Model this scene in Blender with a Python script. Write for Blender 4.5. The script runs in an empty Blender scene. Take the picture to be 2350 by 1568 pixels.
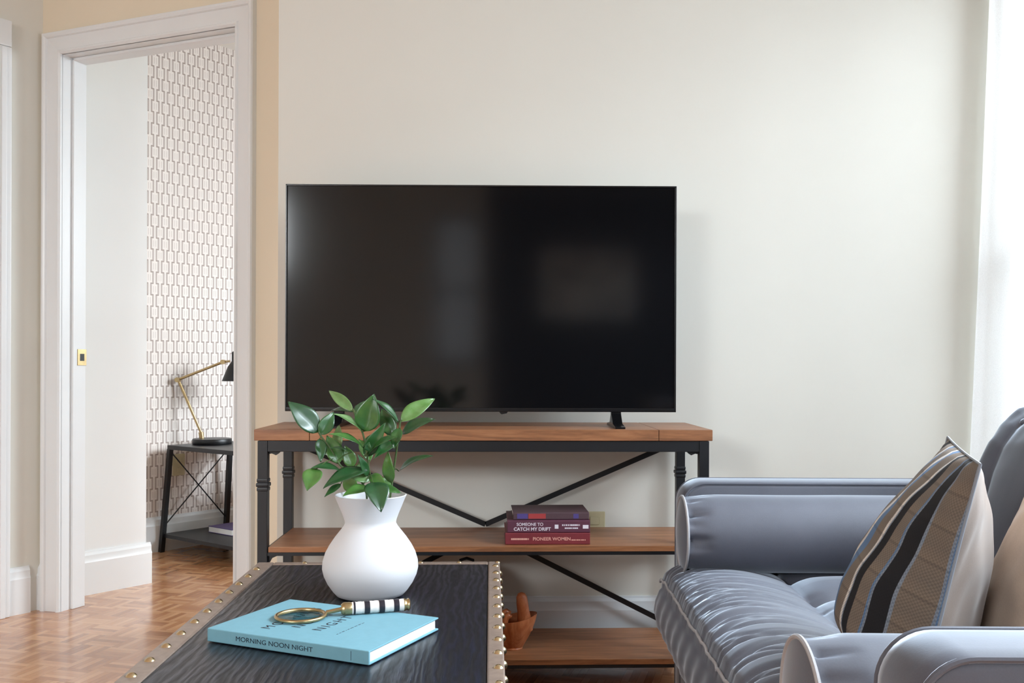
import bpy, bmesh, math, random
from mathutils import Vector, Matrix, noise
R = random.Random(7)
PI = math.pi
COL = bpy.context.scene.collection
SC = bpy.context.scene

# ------------------------------------------------------------------ camera geometry (metres, room axes)
F = 2184.0; H = 0.945; PX = 1200.0; PY = 850.0
PSI = math.atan(75 / F); RHO = math.radians(0.2)
cR = Vector((math.cos(PSI), -math.sin(PSI), 0)); cF = Vector((math.sin(PSI), math.cos(PSI), 0)); cZ = Vector((0, 0, 1))
RT = cR * math.cos(RHO) + cZ * math.sin(RHO); UP = cZ * math.cos(RHO) - cR * math.sin(RHO)
CAM = Vector((0, 0, H))
def ray(px, py): return RT * ((px - PX) / F) + UP * ((PY - py) / F) + cF
def onz(px, py, z):
    d = ray(px, py); return CAM + d * ((z - H) / d.z)
def onY(px, py, Y):
    d = ray(px, py); return CAM + d * (Y / d.y)

# ------------------------------------------------------------------ mesh helpers
class MB:
    def __init__(s): s.v = []; s.f = []; s.mi = []; s.cur = 0; s.wn = False
    def add(s, vs, fs, M=None):
        o = len(s.v)
        for p in vs:
            p = Vector(p); s.v.append(M @ p if M is not None else p)
        for f in fs: s.f.append([i + o for i in f]); s.mi.append(s.cur)
        return s
    def box(s, a, b, bev=0.0, seg=2, M=None):
        a = Vector(a); b = Vector(b); bm = bmesh.new()
        bmesh.ops.create_cube(bm, size=1.0)
        for v in bm.verts: v.co = Vector(((a.x + b.x) / 2 + v.co.x * (b.x - a.x), (a.y + b.y) / 2 + v.co.y * (b.y - a.y), (a.z + b.z) / 2 + v.co.z * (b.z - a.z)))
        if bev > 0: s.wn = True
        if bev > 0: bmesh.ops.bevel(bm, geom=bm.edges[:], offset=bev, segments=seg, affect='EDGES', profile=0.5)
        bm.verts.index_update()
        s.add([v.co.copy() for v in bm.verts], [[v.index for v in f.verts] for f in bm.faces], M); bm.free(); return s
    def bar(s, p, q, w, t, side=(0, 1, 0), bev=0.0):
        p = Vector(p); q = Vector(q); z = (q - p); L = z.length; z.normalize()
        y = Vector(side); y = (y - z * y.dot(z)).normalized(); x = y.cross(z)
        M = Matrix(((x.x, y.x, z.x, p.x), (x.y, y.y, z.y, p.y), (x.z, y.z, z.z, p.z), (0, 0, 0, 1)))
        return s.box((-w / 2, -t / 2, 0), (w / 2, t / 2, L), bev, 1, M)
    def tube(s, pts, r, n=10, closed=False, cap=True, radii=None):
        pts = [Vector(p) for p in pts]; N = len(pts); vs = []; fs = []; prev = None
        for i, p in enumerate(pts):
            if closed: t = pts[(i + 1) % N] - pts[i - 1]
            else: t = pts[min(i + 1, N - 1)] - pts[max(i - 1, 0)]
            t.normalize()
            if prev is None:
                a = Vector((0, 0, 1)) if abs(t.z) < 0.9 else Vector((1, 0, 0)); x = (a - t * a.dot(t)).normalized()
            else: x = (prev - t * prev.dot(t)).normalized()
            prev = x; y = t.cross(x); rr = radii[i] if radii else r
            for k in range(n):
                a = 2 * PI * k / n; vs.append(p + (x * math.cos(a) + y * math.sin(a)) * rr)
        for i in range(N if closed else N - 1):
            j = (i + 1) % N
            for k in range(n): fs.append([i * n + k, i * n + (k + 1) % n, j * n + (k + 1) % n, j * n + k])
        if cap and not closed:
            fs.append(list(range(n))[::-1]); fs.append([(N - 1) * n + k for k in range(n)])
        return s.add(vs, fs)
    def lathe(s, prof, n=48, M=None):
        vs = []; fs = []; N = len(prof)
        for (r, z) in prof:
            for k in range(n): vs.append((max(r, 1e-5) * math.cos(2 * PI * k / n), max(r, 1e-5) * math.sin(2 * PI * k / n), z))
        for i in range(N - 1):
            for k in range(n): fs.append([i * n + k, i * n + (k + 1) % n, (i + 1) * n + (k + 1) % n, (i + 1) * n + k])
        if prof[0][0] > 1e-4: fs.append(list(range(n))[::-1])
        if prof[-1][0] > 1e-4: fs.append([(N - 1) * n + k for k in range(n)])
        return s.add(vs, fs, M)
    def prism(s, poly, h0, h1, M=None):
        n = len(poly); vs = [(x, y, h0) for x, y in poly] + [(x, y, h1) for x, y in poly]
        fs = [list(range(n))[::-1], list(range(n, 2 * n))] + [[i, (i + 1) % n, n + (i + 1) % n, n + i] for i in range(n)]
        return s.add(vs, fs, M)
    def grid(s, fn, nu, nv, M=None, flip=False):
        vs = [fn(i / nu, j / nv) for j in range(nv + 1) for i in range(nu + 1)]; fs = []
        for j in range(nv):
            for i in range(nu):
                a = j * (nu + 1) + i; q = [a, a + 1, a + nu + 2, a + nu + 1]; fs.append(q[::-1] if flip else q)
        return s.add(vs, fs, M)
    def build(s, name, mats, parent=None, smooth=True, ang=38, loc=None, weld=0.0):
        me = bpy.data.meshes.new(name); me.from_pydata([tuple(v) for v in s.v], [], s.f)
        if not isinstance(mats, (list, tuple)): mats = [mats]
        for m in mats: me.materials.append(m)
        for p, i in zip(me.polygons, s.mi): p.material_index = i
        bm = bmesh.new(); bm.from_mesh(me)
        if weld: bmesh.ops.remove_doubles(bm, verts=bm.verts[:], dist=weld)
        bmesh.ops.recalc_face_normals(bm, faces=bm.faces[:]) if weld >= 0 else None
        for f in bm.faces: f.smooth = smooth
        if smooth:
            for e in bm.edges:
                if len(e.link_faces) == 2 and e.calc_face_angle(0) > math.radians(ang): e.smooth = False
        bm.to_mesh(me); bm.free(); me.update()
        o = bpy.data.objects.new(name, me); COL.objects.link(o)
        if s.wn and smooth:
            w_ = o.modifiers.new('weighted_normals', 'WEIGHTED_NORMAL'); w_.keep_sharp = True; w_.weight = 100
        if parent is not None: o.parent = parent
        if loc is not None: o.location = loc
        return o

def tag(o, label, cat, group=None, kind=None):
    if label: o['label'] = label
    if cat: o['category'] = cat
    if group: o['group'] = group
    if kind: o['kind'] = kind
    return o
def thing(name, label, cat, loc=(0, 0, 0), rz=0.0, group=None):
    o = bpy.data.objects.new(name, None); COL.objects.link(o); o.empty_display_size = 0.1
    o.location = loc; o.rotation_euler = (0, 0, rz)
    return tag(o, label, cat, group)
def struct(o): o['kind'] = 'structure'; return o
def text_part(name, body, size, mat, parent, M, ext=0.0004, bold=0.0, sx=1.0, align='CENTER', space=1.0):
    cu = bpy.data.curves.new(name, 'FONT'); cu.body = body; cu.size = size; cu.extrude = ext; cu.offset = bold
    cu.align_x = align; cu.align_y = 'CENTER'; cu.space_character = space
    t = bpy.data.objects.new(name, cu); COL.objects.link(t)
    bpy.context.view_layer.update()
    dg = bpy.context.evaluated_depsgraph_get()
    me = bpy.data.meshes.new_from_object(t.evaluated_get(dg)); COL.objects.unlink(t); bpy.data.objects.remove(t)
    me.transform(M @ Matrix.Diagonal((sx, 1, 1, 1))); me.materials.clear(); me.materials.append(mat)
    o = bpy.data.objects.new(name, me); COL.objects.link(o); o.parent = parent
    return o
def frame(o, x, y, z):
    o = Vector(o); x = Vector(x).normalized(); y = Vector(y).normalized(); z = Vector(z).normalized()
    return Matrix(((x.x, y.x, z.x, o.x), (x.y, y.y, z.y, o.y), (x.z, y.z, z.z, o.z), (0, 0, 0, 1)))

# ------------------------------------------------------------------ materials
def srgb(r, g, b):
    f = lambda c: (c / 255 / 12.92) if c / 255 <= 0.04045 else ((c / 255 + 0.055) / 1.055) ** 2.4
    return (f(r), f(g), f(b), 1)
class NT:
    def __init__(s, name):
        s.m = bpy.data.materials.new(name); s.m.use_nodes = True; s.t = s.m.node_tree; s.n = s.t.nodes
        s.b = s.n['Principled BSDF']; s.out = s.n['Material Output']
    def node(s, ty, **k):
        n = s.n.new(ty)
        for a, v in k.items(): setattr(n, a, v)
        return n
    def link(s, a, b): s.t.links.new(a, b)
    def math(s, op, a, b=None, c=None):
        n = s.node('ShaderNodeMath', operation=op)
        for i, x in enumerate((a, b, c)):
            if x is None: continue
            if isinstance(x, (int, float)): n.inputs[i].default_value = x
            else: s.link(x, n.inputs[i])
        return n.outputs[0]
    def obj(s): return s.node('ShaderNodeTexCoord').outputs['Object']
    def gen(s): return s.node('ShaderNodeTexCoord').outputs['Generated']
    def map(s, vec, scale=(1, 1, 1), rot=(0, 0, 0), loc=(0, 0, 0)):
        n = s.node('ShaderNodeMapping'); s.link(vec, n.inputs[0])
        n.inputs['Location'].default_value = loc; n.inputs['Rotation'].default_value = rot; n.inputs['Scale'].default_value = scale
        return n.outputs[0]
    def noise(s, vec, scale, detail=4, rough=0.55, dist=0.0):
        n = s.node('ShaderNodeTexNoise'); s.link(vec, n.inputs['Vector'])
        n.inputs['Scale'].default_value = scale; n.inputs['Detail'].default_value = detail
        n.inputs['Roughness'].default_value = rough; n.inputs['Distortion'].default_value = dist
        return n.outputs['Fac']
    def ramp(s, fac, stops, interp='LINEAR'):
        n = s.node('ShaderNodeValToRGB'); s.link(fac, n.inputs[0]); n.color_ramp.interpolation = interp
        e = n.color_ramp.elements
        while len(e) < len(stops): e.new(0.5)
        for k, (p, c) in zip(e, stops): k.position = p; k.color = c
        return n.outputs[0]
    def mix(s, fac, a, b, bt='MIX'):
        n = s.node('ShaderNodeMix', data_type='RGBA', blend_type=bt)
        for sock, x in ((n.inputs[0], fac), (n.inputs[6], a), (n.inputs[7], b)):
            if isinstance(x, (int, float)): sock.default_value = x
            elif isinstance(x, tuple): sock.default_value = x
            else: s.link(x, sock)
        return n.outputs[2]
    def sep(s, vec):
        n = s.node('ShaderNodeSeparateXYZ'); s.link(vec, n.inputs[0]); return n.outputs
    def comb(s, x, y, z=0.0):
        n = s.node('ShaderNodeCombineXYZ')
        for i, v in enumerate((x, y, z)):
            if isinstance(v, (int, float)): n.inputs[i].default_value = v
            else: s.link(v, n.inputs[i])
        return n.outputs[0]
    def bump(s, h, strength=0.2, dist=0.01):
        n = s.node('ShaderNodeBump'); n.inputs['Strength'].default_value = strength; n.inputs['Distance'].default_value = dist
        s.link(h, n.inputs['Height']); s.link(n.outputs[0], s.b.inputs['Normal']); return n
    def base(s, c):
        if isinstance(c, tuple): s.b.inputs['Base Color'].default_value = c
        else: s.link(c, s.b.inputs['Base Color'])
    def set(s, **k):
        for a, v in k.items(): s.b.inputs[a.replace('_', ' ')].default_value = v
        return s
def plain(name, c, rough=0.5, metal=0.0, var=0.06, sc=8.0, bump=0.0, bsc=60, **k):
    t = NT(name); v = t.noise(t.obj(), sc)
    lo = tuple(x * (1 - var) for x in c[:3]) + (1,); hi = tuple(min(1, x * (1 + var)) for x in c[:3]) + (1,)
    t.base(t.ramp(v, [(0.3, lo), (0.7, hi)])); t.set(Roughness=rough, Metallic=metal)
    if bump: t.bump(t.noise(t.obj(), bsc), bump, 0.002)
    t.set(**k); return t.m
def wood(name, c0, c1, c2, scale=(2, 14, 14), rough=0.4, bump=0.12, dist=1.2, fine=6.0):
    t = NT(name); p = t.map(t.obj(), scale)
    a = t.noise(p, 1.6, 6, 0.6, dist); b = t.noise(t.map(t.obj(), tuple(x * fine for x in scale)), 1.5, 3, 0.6, 0.3)
    f = t.math('ADD', t.math('MULTIPLY', a, 0.72), t.math('MULTIPLY', b, 0.28))
    t.base(t.ramp(f, [(0.33, c0), (0.5, c1), (0.68, c2)])); t.set(Roughness=rough)
    t.bump(f, bump, 0.003); return t.m

M = {}
M['wall'] = plain('cream_wall_paint', srgb(221, 219, 210), 0.75, var=0.012, sc=2, bump=0.02, bsc=150)
M['wallL'] = plain('shade_tinted_cream_wall_paint', srgb(230, 219, 198), 0.75, var=0.012, sc=2, bump=0.02, bsc=150)  # cream with the tan of the shaded door wall put into its colour
M['wallB'] = plain('white_bedroom_wall_paint', srgb(229, 231, 231), 0.75, var=0.012, sc=2)
M['ceil'] = plain('white_ceiling_paint', srgb(240, 238, 232), 0.8, var=0.01)
M['navy'] = plain('dark_accent_wall_paint', srgb(40, 46, 58), 0.7, var=0.05)
M['trim'] = plain('white_trim_gloss_paint', srgb(228, 232, 234), 0.32, var=0.012, sc=5)
M['black'] = plain('black_powder_coated_steel', srgb(16, 17, 21), 0.4, 0.0, var=0.15, sc=30)
M['blk_gloss'] = plain('gloss_black_plastic', srgb(16, 16, 18), 0.22, var=0.1)
M['brass'] = plain('aged_brass', srgb(188, 164, 122), 0.32, 1.0, var=0.12, sc=40)
M['nail'] = plain('antique_brass_nail', srgb(206, 186, 150), 0.25, 1.0, var=0.15, sc=50)
M['ceramic'] = plain('matte_white_ceramic', srgb(223, 223, 226), 0.55, var=0.008, sc=10)
M['page'] = plain('paper_page_block', srgb(247, 246, 242), 0.8, var=0.03, sc=300)
M['console_wood'] = wood('rustic_brown_board', srgb(108, 70, 46), srgb(146, 97, 64), srgb(174, 122, 84), (1.6, 18, 18), 0.38, 0.08)
M['leather'] = plain('taupe_bronze_leather', srgb(146, 128, 116), 0.42, 0.25, var=0.14, sc=60, bump=0.1, bsc=200)
M['cord_white'] = plain('pale_plastic', srgb(222, 214, 190), 0.4)
M['outlet'] = plain('beige_outlet_plastic', srgb(205, 196, 160), 0.4, var=0.02)

# trunk top: near-black stained open-grain oak
t = NT('ebonised_oak_top')
p = t.map(t.obj(), (7, 1.5, 5)); ds = t.noise(p, 1.3, 3, 0.5)
w = t.node('ShaderNodeTexWave', wave_type='BANDS', bands_direction='X'); t.link(p, w.inputs[0])
w.inputs['Scale'].default_value = 2.6; w.inputs['Distortion'].default_value = 14.0; w.inputs['Detail'].default_value = 3.0; w.inputs['Detail Scale'].default_value = 0.9; w.inputs['Detail Roughness'].default_value = 0.6
fine = t.noise(t.map(t.obj(), (210, 14, 100)), 1.0, 3, 0.65)
g = t.math('ADD', t.math('MULTIPLY', w.outputs['Fac'], 0.36), t.math('MULTIPLY', fine, 0.64))
t.base(t.ramp(g, [(0.3, srgb(12, 13, 20)), (0.55, srgb(20, 23, 33)), (0.74, srgb(32, 36, 50)), (0.88, srgb(58, 63, 78))]))
t.link(t.ramp(g, [(0.2, (0.5, 0.5, 0.5, 1)), (0.8, (0.27, 0.27, 0.27, 1))]), t.b.inputs['Roughness'])
t.bump(g, 0.5, 0.002); t.set(Specular_IOR_Level=0.65); M['oak'] = t.m

# velvet fabric
def velvet(name, c, sheen=0.55, tint=(0.8, 0.88, 1, 1), rough=0.75):
    t = NT(name); a = t.noise(t.obj(), 5, 4, 0.6); b = t.noise(t.obj(), 380, 2)
    f = t.math('ADD', t.math('MULTIPLY', a, 0.75), t.math('MULTIPLY', b, 0.25))
    lo = tuple(x * 0.86 for x in c[:3]) + (1,); hi = tuple(min(1, x * 1.14) for x in c[:3]) + (1,)
    t.base(t.ramp(f, [(0.35, lo), (0.65, hi)])); t.set(Roughness=rough, Sheen_Weight=sheen, Sheen_Roughness=0.35, Sheen_Tint=tint)
    t.bump(b, 0.08, 0.001); return t.m
M['velvet'] = velvet('grey_blue_velvet', srgb(84, 86, 96), 1.0, (0.78, 0.88, 1, 1), 0.6)
M['piping'] = velvet('silver_grey_piping', srgb(166, 164, 166), 0.3)
M['pillow_back'] = velvet('taupe_satin', srgb(134, 119, 109), 0.3, (1, 1, 1, 1), 0.5)
M['beige_cloth'] = velvet('pale_beige_cotton', srgb(205, 186, 168), 0.2, (1, 1, 1, 1))

# striped weave (object x = 0..1 across face is stored in UV)
t = NT('woven_stripe_cloth')
uv = t.node('ShaderNodeUVMap').outputs[0]; sp = t.sep(uv)
TA = srgb(118, 107, 97); BK = srgb(14, 15, 22); BL = srgb(92, 122, 160); WH = srgb(214, 210, 206); GB = srgb(122, 134, 150)
st = [(0.0, BL), (0.005, GB), (0.012, TA), (0.125, GB), (0.133, BK), (0.205, GB), (0.214, BL), (0.219, TA), (0.285, BK), (0.325, GB), (0.335, WH), (0.35, TA), (0.43, BL), (0.50, WH), (0.53, TA), (0.62, BL), (0.67, WH), (0.69, TA), (0.80, BK), (0.87, TA)]
strip = t.ramp(sp[0], st, 'CONSTANT')
chk = t.node('ShaderNodeTexChecker'); t.link(t.map(uv, (150, 130, 1)), chk.inputs[0]); chk.inputs['Scale'].default_value = 1.0
chk.inputs['Color1'].default_value = (1.14, 1.14, 1.14, 1); chk.inputs['Color2'].default_value = (0.84, 0.84, 0.84, 1)
bands = t.math('FRACT', t.math('MULTIPLY', sp[1], 7.3))
bl = t.ramp(bands, [(0, (0.72, 0.72, 0.72, 1)), (0.05, (1.0, 0.98, 0.95, 1)), (0.5, (0.9, 0.9, 0.9, 1)), (0.93, (1.08, 1.05, 1, 1)), (0.96, (0.8, 0.78, 0.76, 1))])
t.base(t.mix(1.0, t.mix(1.0, strip, chk.outputs[0], 'MULTIPLY'), bl, 'MULTIPLY')); t.set(Roughness=0.85)
t.bump(chk.outputs['Fac'], 0.15, 0.001); M['stripe'] = t.m

# mosaic parquet
t = NT('finger_parquet_oak')
o = t.node('ShaderNodeNewGeometry').outputs['Position']; pm = t.map(o, (1, 1, 1), (0, 0, math.radians(17))); sx, sy, _ = t.sep(pm)
T = 0.115; n_sl = 5
ux = t.math('DIVIDE', sx, T); uy = t.math('DIVIDE', sy, T)
ix = t.math('FLOOR', ux); iy = t.math('FLOOR', uy); fx = t.math('FRACT', ux); fy = t.math('FRACT', uy)
ck = t.math('ABSOLUTE', t.math('MODULO', t.math('ADD', ix, iy), 2.0))
across = t.math('ADD', t.math('MULTIPLY', fx, ck), t.math('MULTIPLY', fy, t.math('SUBTRACT', 1.0, ck)))
along = t.math('ADD', t.math('MULTIPLY', fy, ck), t.math('MULTIPLY', fx, t.math('SUBTRACT', 1.0, ck)))
sl = t.math('MULTIPLY', across, float(n_sl)); si = t.math('FLOOR', sl); sf = t.math('FRACT', sl)
wn = t.node('ShaderNodeTexWhiteNoise', noise_dimensions='3D')
t.link(t.comb(ix, iy, t.math('ADD', si, t.math('MULTIPLY', ck, 11.0))), wn.inputs['Vector'])
gr = t.noise(t.comb(t.math('MULTIPLY', along, 1.2), t.math('MULTIPLY', sl, 1.6), t.math('ADD', ix, t.math('MULTIPLY', iy, 3.7))), 2.2, 4, 0.6)
f = t.math('ADD', t.math('MULTIPLY', wn.outputs['Value'], 0.6), t.math('MULTIPLY', gr, 0.4))
col = t.ramp(f, [(0.1, srgb(158, 104, 66)), (0.45, srgb(194, 138, 96)), (0.85, srgb(218, 168, 124))])
gap = t.math('MINIMUM', t.math('MINIMUM', sf, t.math('SUBTRACT', 1.0, sf)), t.math('MULTIPLY', t.math('MINIMUM', along, t.math('SUBTRACT', 1.0, along)), 5.0))
gm = t.ramp(gap, [(0.0, (0.62, 0.55, 0.5, 1)), (0.05, (1, 1, 1, 1))])
t.base(t.mix(1.0, col, gm, 'MULTIPLY')); t.set(Roughness=0.2, Specular_IOR_Level=0.55, Coat_Weight=0.35, Coat_Roughness=0.12)
t.bump(t.noise(pm, 7, 3), 0.05, 0.004); M['parquet'] = t.m

# link-chain wallpaper (object x runs along the wall, z up)
t = NT('chain_link_wallpaper')
x, y, z = t.sep(t.obj()); PXU = 0.060; PZV = 0.118
def chain(off_u, off_v):
    u = t.math('SUBTRACT', t.math('FRACT', t.math('ADD', t.math('DIVIDE', x, PXU), off_u)), 0.5)
    v = t.math('FRACT', t.math('ADD', t.math('DIVIDE', z, PZV), off_v))
    a = t.math('ABSOLUTE', t.math('SUBTRACT', v, 0.5))
    sm = t.node('ShaderNodeMapRange', interpolation_type='SMOOTHSTEP'); t.link(a, sm.inputs[0])
    for i, q in zip((1, 2, 3, 4), (0.225, 0.265, 0.305, 0.115)): sm.inputs[i].default_value = q
    wdt = sm.outputs[0]; au = t.math('ABSOLUTE', u)
    line = t.math('LESS_THAN', t.math('ABSOLUTE', t.math('SUBTRACT', au, wdt)), 0.030)
    knot = t.math('MULTIPLY', t.math('LESS_THAN', t.math('ABSOLUTE', t.math('SUBTRACT', a, 0.245)), 0.026), t.math('MULTIPLY', t.math('LESS_THAN', au, 0.37), t.math('GREATER_THAN', au, 0.1)))
    slot = t.math('MULTIPLY', t.math('LESS_THAN', t.math('ABSOLUTE', t.math('SUBTRACT', au, 0.10)), 0.02), t.math('LESS_THAN', a, 0.14))
    return t.math('MAXIMUM', line, knot), slot
l1, s1 = chain(0.0, 0.0); l2, s2 = chain(0.5, 0.5)
ln = t.math('MAXIMUM', l1, l2); so = t.math('MAXIMUM', s1, s2)
c = t.mix(so, srgb(234, 226, 220), srgb(196, 184, 176)); c = t.mix(ln, c, srgb(168, 153, 145))
t.base(c); t.set(Roughness=0.6); M['paper'] = t.m

# leaf
t = NT('glossy_green_leaf')
rnd = t.node('ShaderNodeObjectInfo').outputs['Random']
ve = t.noise(t.obj(), 45, 3)
ff = t.math('ADD', t.math('MULTIPLY', rnd, 0.7), t.math('MULTIPLY', ve, 0.3))
cc = t.ramp(ff, [(0.1, srgb(30, 78, 40)), (0.45, srgb(52, 110, 52)), (0.7, srgb(96, 146, 66)), (0.92, srgb(150, 186, 130))])
t.base(cc); t.set(Roughness=0.32, Specular_IOR_Level=0.8, Coat_Weight=0.6, Coat_Roughness=0.25)
tr = t.node('ShaderNodeBsdfTranslucent'); t.link(t.mix(1.0, cc, (0.9, 1.0, 0.4, 1), 'MULTIPLY'), tr.inputs[0])
mx = t.node('ShaderNodeMixShader'); mx.inputs[0].default_value = 0.22
t.link(t.b.outputs[0], mx.inputs[1]); t.link(tr.outputs[0], mx.inputs[2]); t.link(mx.outputs[0], t.out.inputs[0]); M['leaf'] = t.m
M['stem'] = plain('green_brown_stem', srgb(74, 96, 52), 0.5, var=0.2, sc=40)

# thin clear glass / sheer curtain
def thin_glass(name, refl=0.08, tint=(0.97, 0.99, 1, 1), rough=0.02):
    t = NT(name); tp = t.node('ShaderNodeBsdfTransparent'); tp.inputs[0].default_value = tint
    gl = t.node('ShaderNodeBsdfGlossy'); gl.inputs['Roughness'].default_value = rough
    fr = t.node('ShaderNodeLayerWeight'); fr.inputs[0].default_value = 0.12
    mx = t.node('ShaderNodeMixShader'); t.link(t.math('ADD', t.math('MULTIPLY', fr.outputs[0], 0.5), refl * 0.5), mx.inputs[0])
    t.link(tp.outputs[0], mx.inputs[1]); t.link(gl.outputs[0], mx.inputs[2]); t.link(mx.outputs[0], t.out.inputs[0]); return t.m
M['pane'] = thin_glass('clear_window_glass'); M['lens'] = thin_glass('magnifier_lens_glass', tint=(0.86, 0.95, 0.95, 1), refl=0.2)
t = NT('sheer_white_voile')
tl = t.node('ShaderNodeBsdfTranslucent'); tl.inputs[0].default_value = (0.95, 0.95, 0.95, 1)
df = t.node('ShaderNodeBsdfDiffuse'); df.inputs[0].default_value = (0.93, 0.93, 0.93, 1)
tp = t.node('ShaderNodeBsdfTransparent')
m1 = t.node('ShaderNodeMixShader'); m1.inputs[0].default_value = 0.36; t.link(df.outputs[0], m1.inputs[1]); t.link(tl.outputs[0], m1.inputs[2])
m2 = t.node('ShaderNodeMixShader'); wv = t.noise(t.obj(), 700, 1)
t.link(t.ramp(wv, [(0.4, (0.08, 0.08, 0.08, 1)), (0.7, (0.2, 0.2, 0.2, 1))]), m2.inputs[0])
t.link(m1.outputs[0], m2.inputs[1]); t.link(tp.outputs[0], m2.inputs[2]); t.link(m2.outputs[0], t.out.inputs[0]); M['sheer'] = t.m

# ------------------------------------------------------------------ ROOM SHELL
CEIL = 2.72
XR = 1.735
YW = 3.22
struct(MB().box((-5.2, -3.2, -0.06), (XR + 0.2, 8.2, 0)).build('floor', M['parquet'], smooth=False))
struct(MB().box((-5.2, -3.2, CEIL), (XR + 0.2, 8.2, CEIL + 0.08)).build('ceiling', M['ceil'], smooth=False))
XR = 1.735
struct(MB().box((-0.713, YW, 0), (XR + 0.1, YW + 0.14, CEIL)).build('wall_back', M['wall'], smooth=False))
# window wall, shared by both rooms: solid pieces around two openings and an added fill one
WY0, WY1, WZ0, WZ1 = -0.1, 3.06, 0.42, 2.42
BY0, BY1, BZ0, BZ1 = 3.75, 5.25, 0.62, 2.42
RY0, RY1, RZ0, RZ1 = -2.5, -0.75, 0.42, 2.42  # unseen rear opening, added to let in fill light
wr = MB()
def hole_wall(mb, x0, x1, y0, y1, holes):
    y = y0
    for (a, b, z0, z1) in holes:
        mb.box((x0, y, 0), (x1, a, CEIL)); mb.box((x0, a, 0), (x1, b, z0)); mb.box((x0, a, z1), (x1, b, CEIL)); y = b
    mb.box((x0, y, 0), (x1, y1, CEIL))
hole_wall(wr, XR, XR + 0.16, -2.8, 6.6, [(RY0, RY1, RZ0, RZ1), (WY0, WY1, WZ0, WZ1), (BY0, BY1, BZ0, BZ1)])
struct(wr.build('wall_right', M['wall'], smooth=False))
def window(nm, y0, y1, z0, z1, n, Mx=None):
    f = MB(); x0, x1 = XR + 0.05, XR + 0.11; w = 0.05
    Mx = Mx or Matrix.Identity(4); bx_ = f.box
    f.box = lambda a, b, bev=0.0: bx_(a, b, bev, 2, Mx)
    f.box((x0, y0, z0), (x1, y0 + w, z1)); f.box((x0, y1 - w, z0), (x1, y1, z1)); f.box((x0, y0, z0), (x1, y1, z0 + w)); f.box((x0, y0, z1 - w), (x1, y1, z1))
    zm = (z0 + z1) / 2; f.box((x0, y0, zm - 0.022), (x1, y1, zm + 0.022))
    for k in range(1, nm): yy = y0 + (y1 - y0) * k / nm; f.box((x0, yy - 0.03, z0), (x1, yy + 0.03, z1))
    r = struct(f.build('window_%d' % nm, M['trim'], smooth=False))
    MB().box((x0 + 0.028, y0 + w, z0 + w), (x0 + 0.032, y1 - w, z1 - w), M=Mx).build('window_pane', M['pane'], r, smooth=False)
    MB().box((XR - 0.05, y0 - 0.05, z0 - 0.03), (XR + 0.06, y1 + 0.03, z0), 0.006, M=Mx).build('window_sill', M['trim'], r)
window(1, WY0, WY1, WZ0, WZ1, 3); window(2, BY0, BY1, BZ0, BZ1, 2); window(3, RY0, RY1, RZ0, RZ1, 2)  # the last of these is unseen, added for fill light

# door wall (oblique)
a = onz(97, 78, 2.25); b = onz(578, -5, 2.25); a.z = b.z = 0
dD = (b - a).normalized(); nD = Vector((dD.y, -dD.x, 0))            # nD faces the living room
if nD.y > 0: nD = -nD
LEND = (b - a).length
Dm = frame(a - nD * 0.022, dD, -nD, cZ)                            # local x along wall, y into the bedroom, z up; y=0 is wall face
CW = 0.085; TH = 0.10; DTOP = 2.166
O0, O1 = CW, LEND - CW + 0.004
dl = onz(65, 1404, 0); tC = (dl - a).dot(dD)
wd = MB(); wd.box((-1.2, 0, 0), (O0 - 0.012, TH, CEIL), M=Dm); wd.box((O1 + 0.012, 0, 0), (1.30, TH, CEIL), M=Dm); wd.box((O0 - 0.012, 0, DTOP + 0.012), (O1 + 0.012, TH, CEIL), M=Dm)
struct(wd.build('wall_left', M['wallL'], smooth=False))
# casing with stepped mouldings, one trim per side of the opening
def casing_prof(w):  # (x from opening edge outward, y depth towards room negative)
    return [(0, 0), (0, -0.012), (0.006, -0.018), (0.012, -0.018), (0.016, -0.012), (w * 0.30, -0.013), (w * 0.74, -0.017), (w * 0.78, -0.024), (w * 0.86, -0.028), (w * 0.96, -0.028), (w, -0.022), (w, 0)]
pr = casing_prof(CW)
cl = MB(); vsL = []
def casing_run(mb, pts_fn, ends):
    n = len(pr); vs = [];
    for e in ends: vs += [pts_fn(x, y, e) for (x, y) in pr]
    fs = [list(range(n)), list(range(n, 2 * n))] + [[i, (i + 1) % n, n + (i + 1) % n, n + i] for i in range(n)]
    mb.add(vs, fs, Dm)
casing_run(cl, lambda x, y, e: (O0 - x, y, 0 if e == 0 else DTOP + x), (0, 1))
casing_run(cl, lambda x, y, e: (O1 + x, y, 0 if e == 0 else DTOP + x), (0, 1))
casing_run(cl, lambda x, y, e: (O0 - x if e == 0 else O1 + x, y, DTOP + x), (0, 1))
struct(cl.build('trim_1', M['trim'], ang=25))
jb = MB()
for (x0, x1, xs) in ((O0 - 0.012, O0, 1), (O1, O1 + 0.012, -1)):
    jb.box((x0, -0.004, 0), (x1, TH + 0.004, DTOP), M=Dm)
    s0 = O0 if xs > 0 else O1
    jb.box((min(s0, s0 + xs * 0.012), 0.042, 0), (max(s0, s0 + xs * 0.012), TH + 0.004, DTOP), 0.003, M=Dm)
jb.box((O0 - 0.012, -0.004, DTOP), (O1 + 0.012, TH + 0.004, DTOP + 0.012), M=Dm)
jb.box((O0, 0.042, DTOP - 0.012), (O1, TH + 0.004, DTOP), 0.003, M=Dm)
frm = struct(jb.build('door_1', M['trim']))
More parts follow.
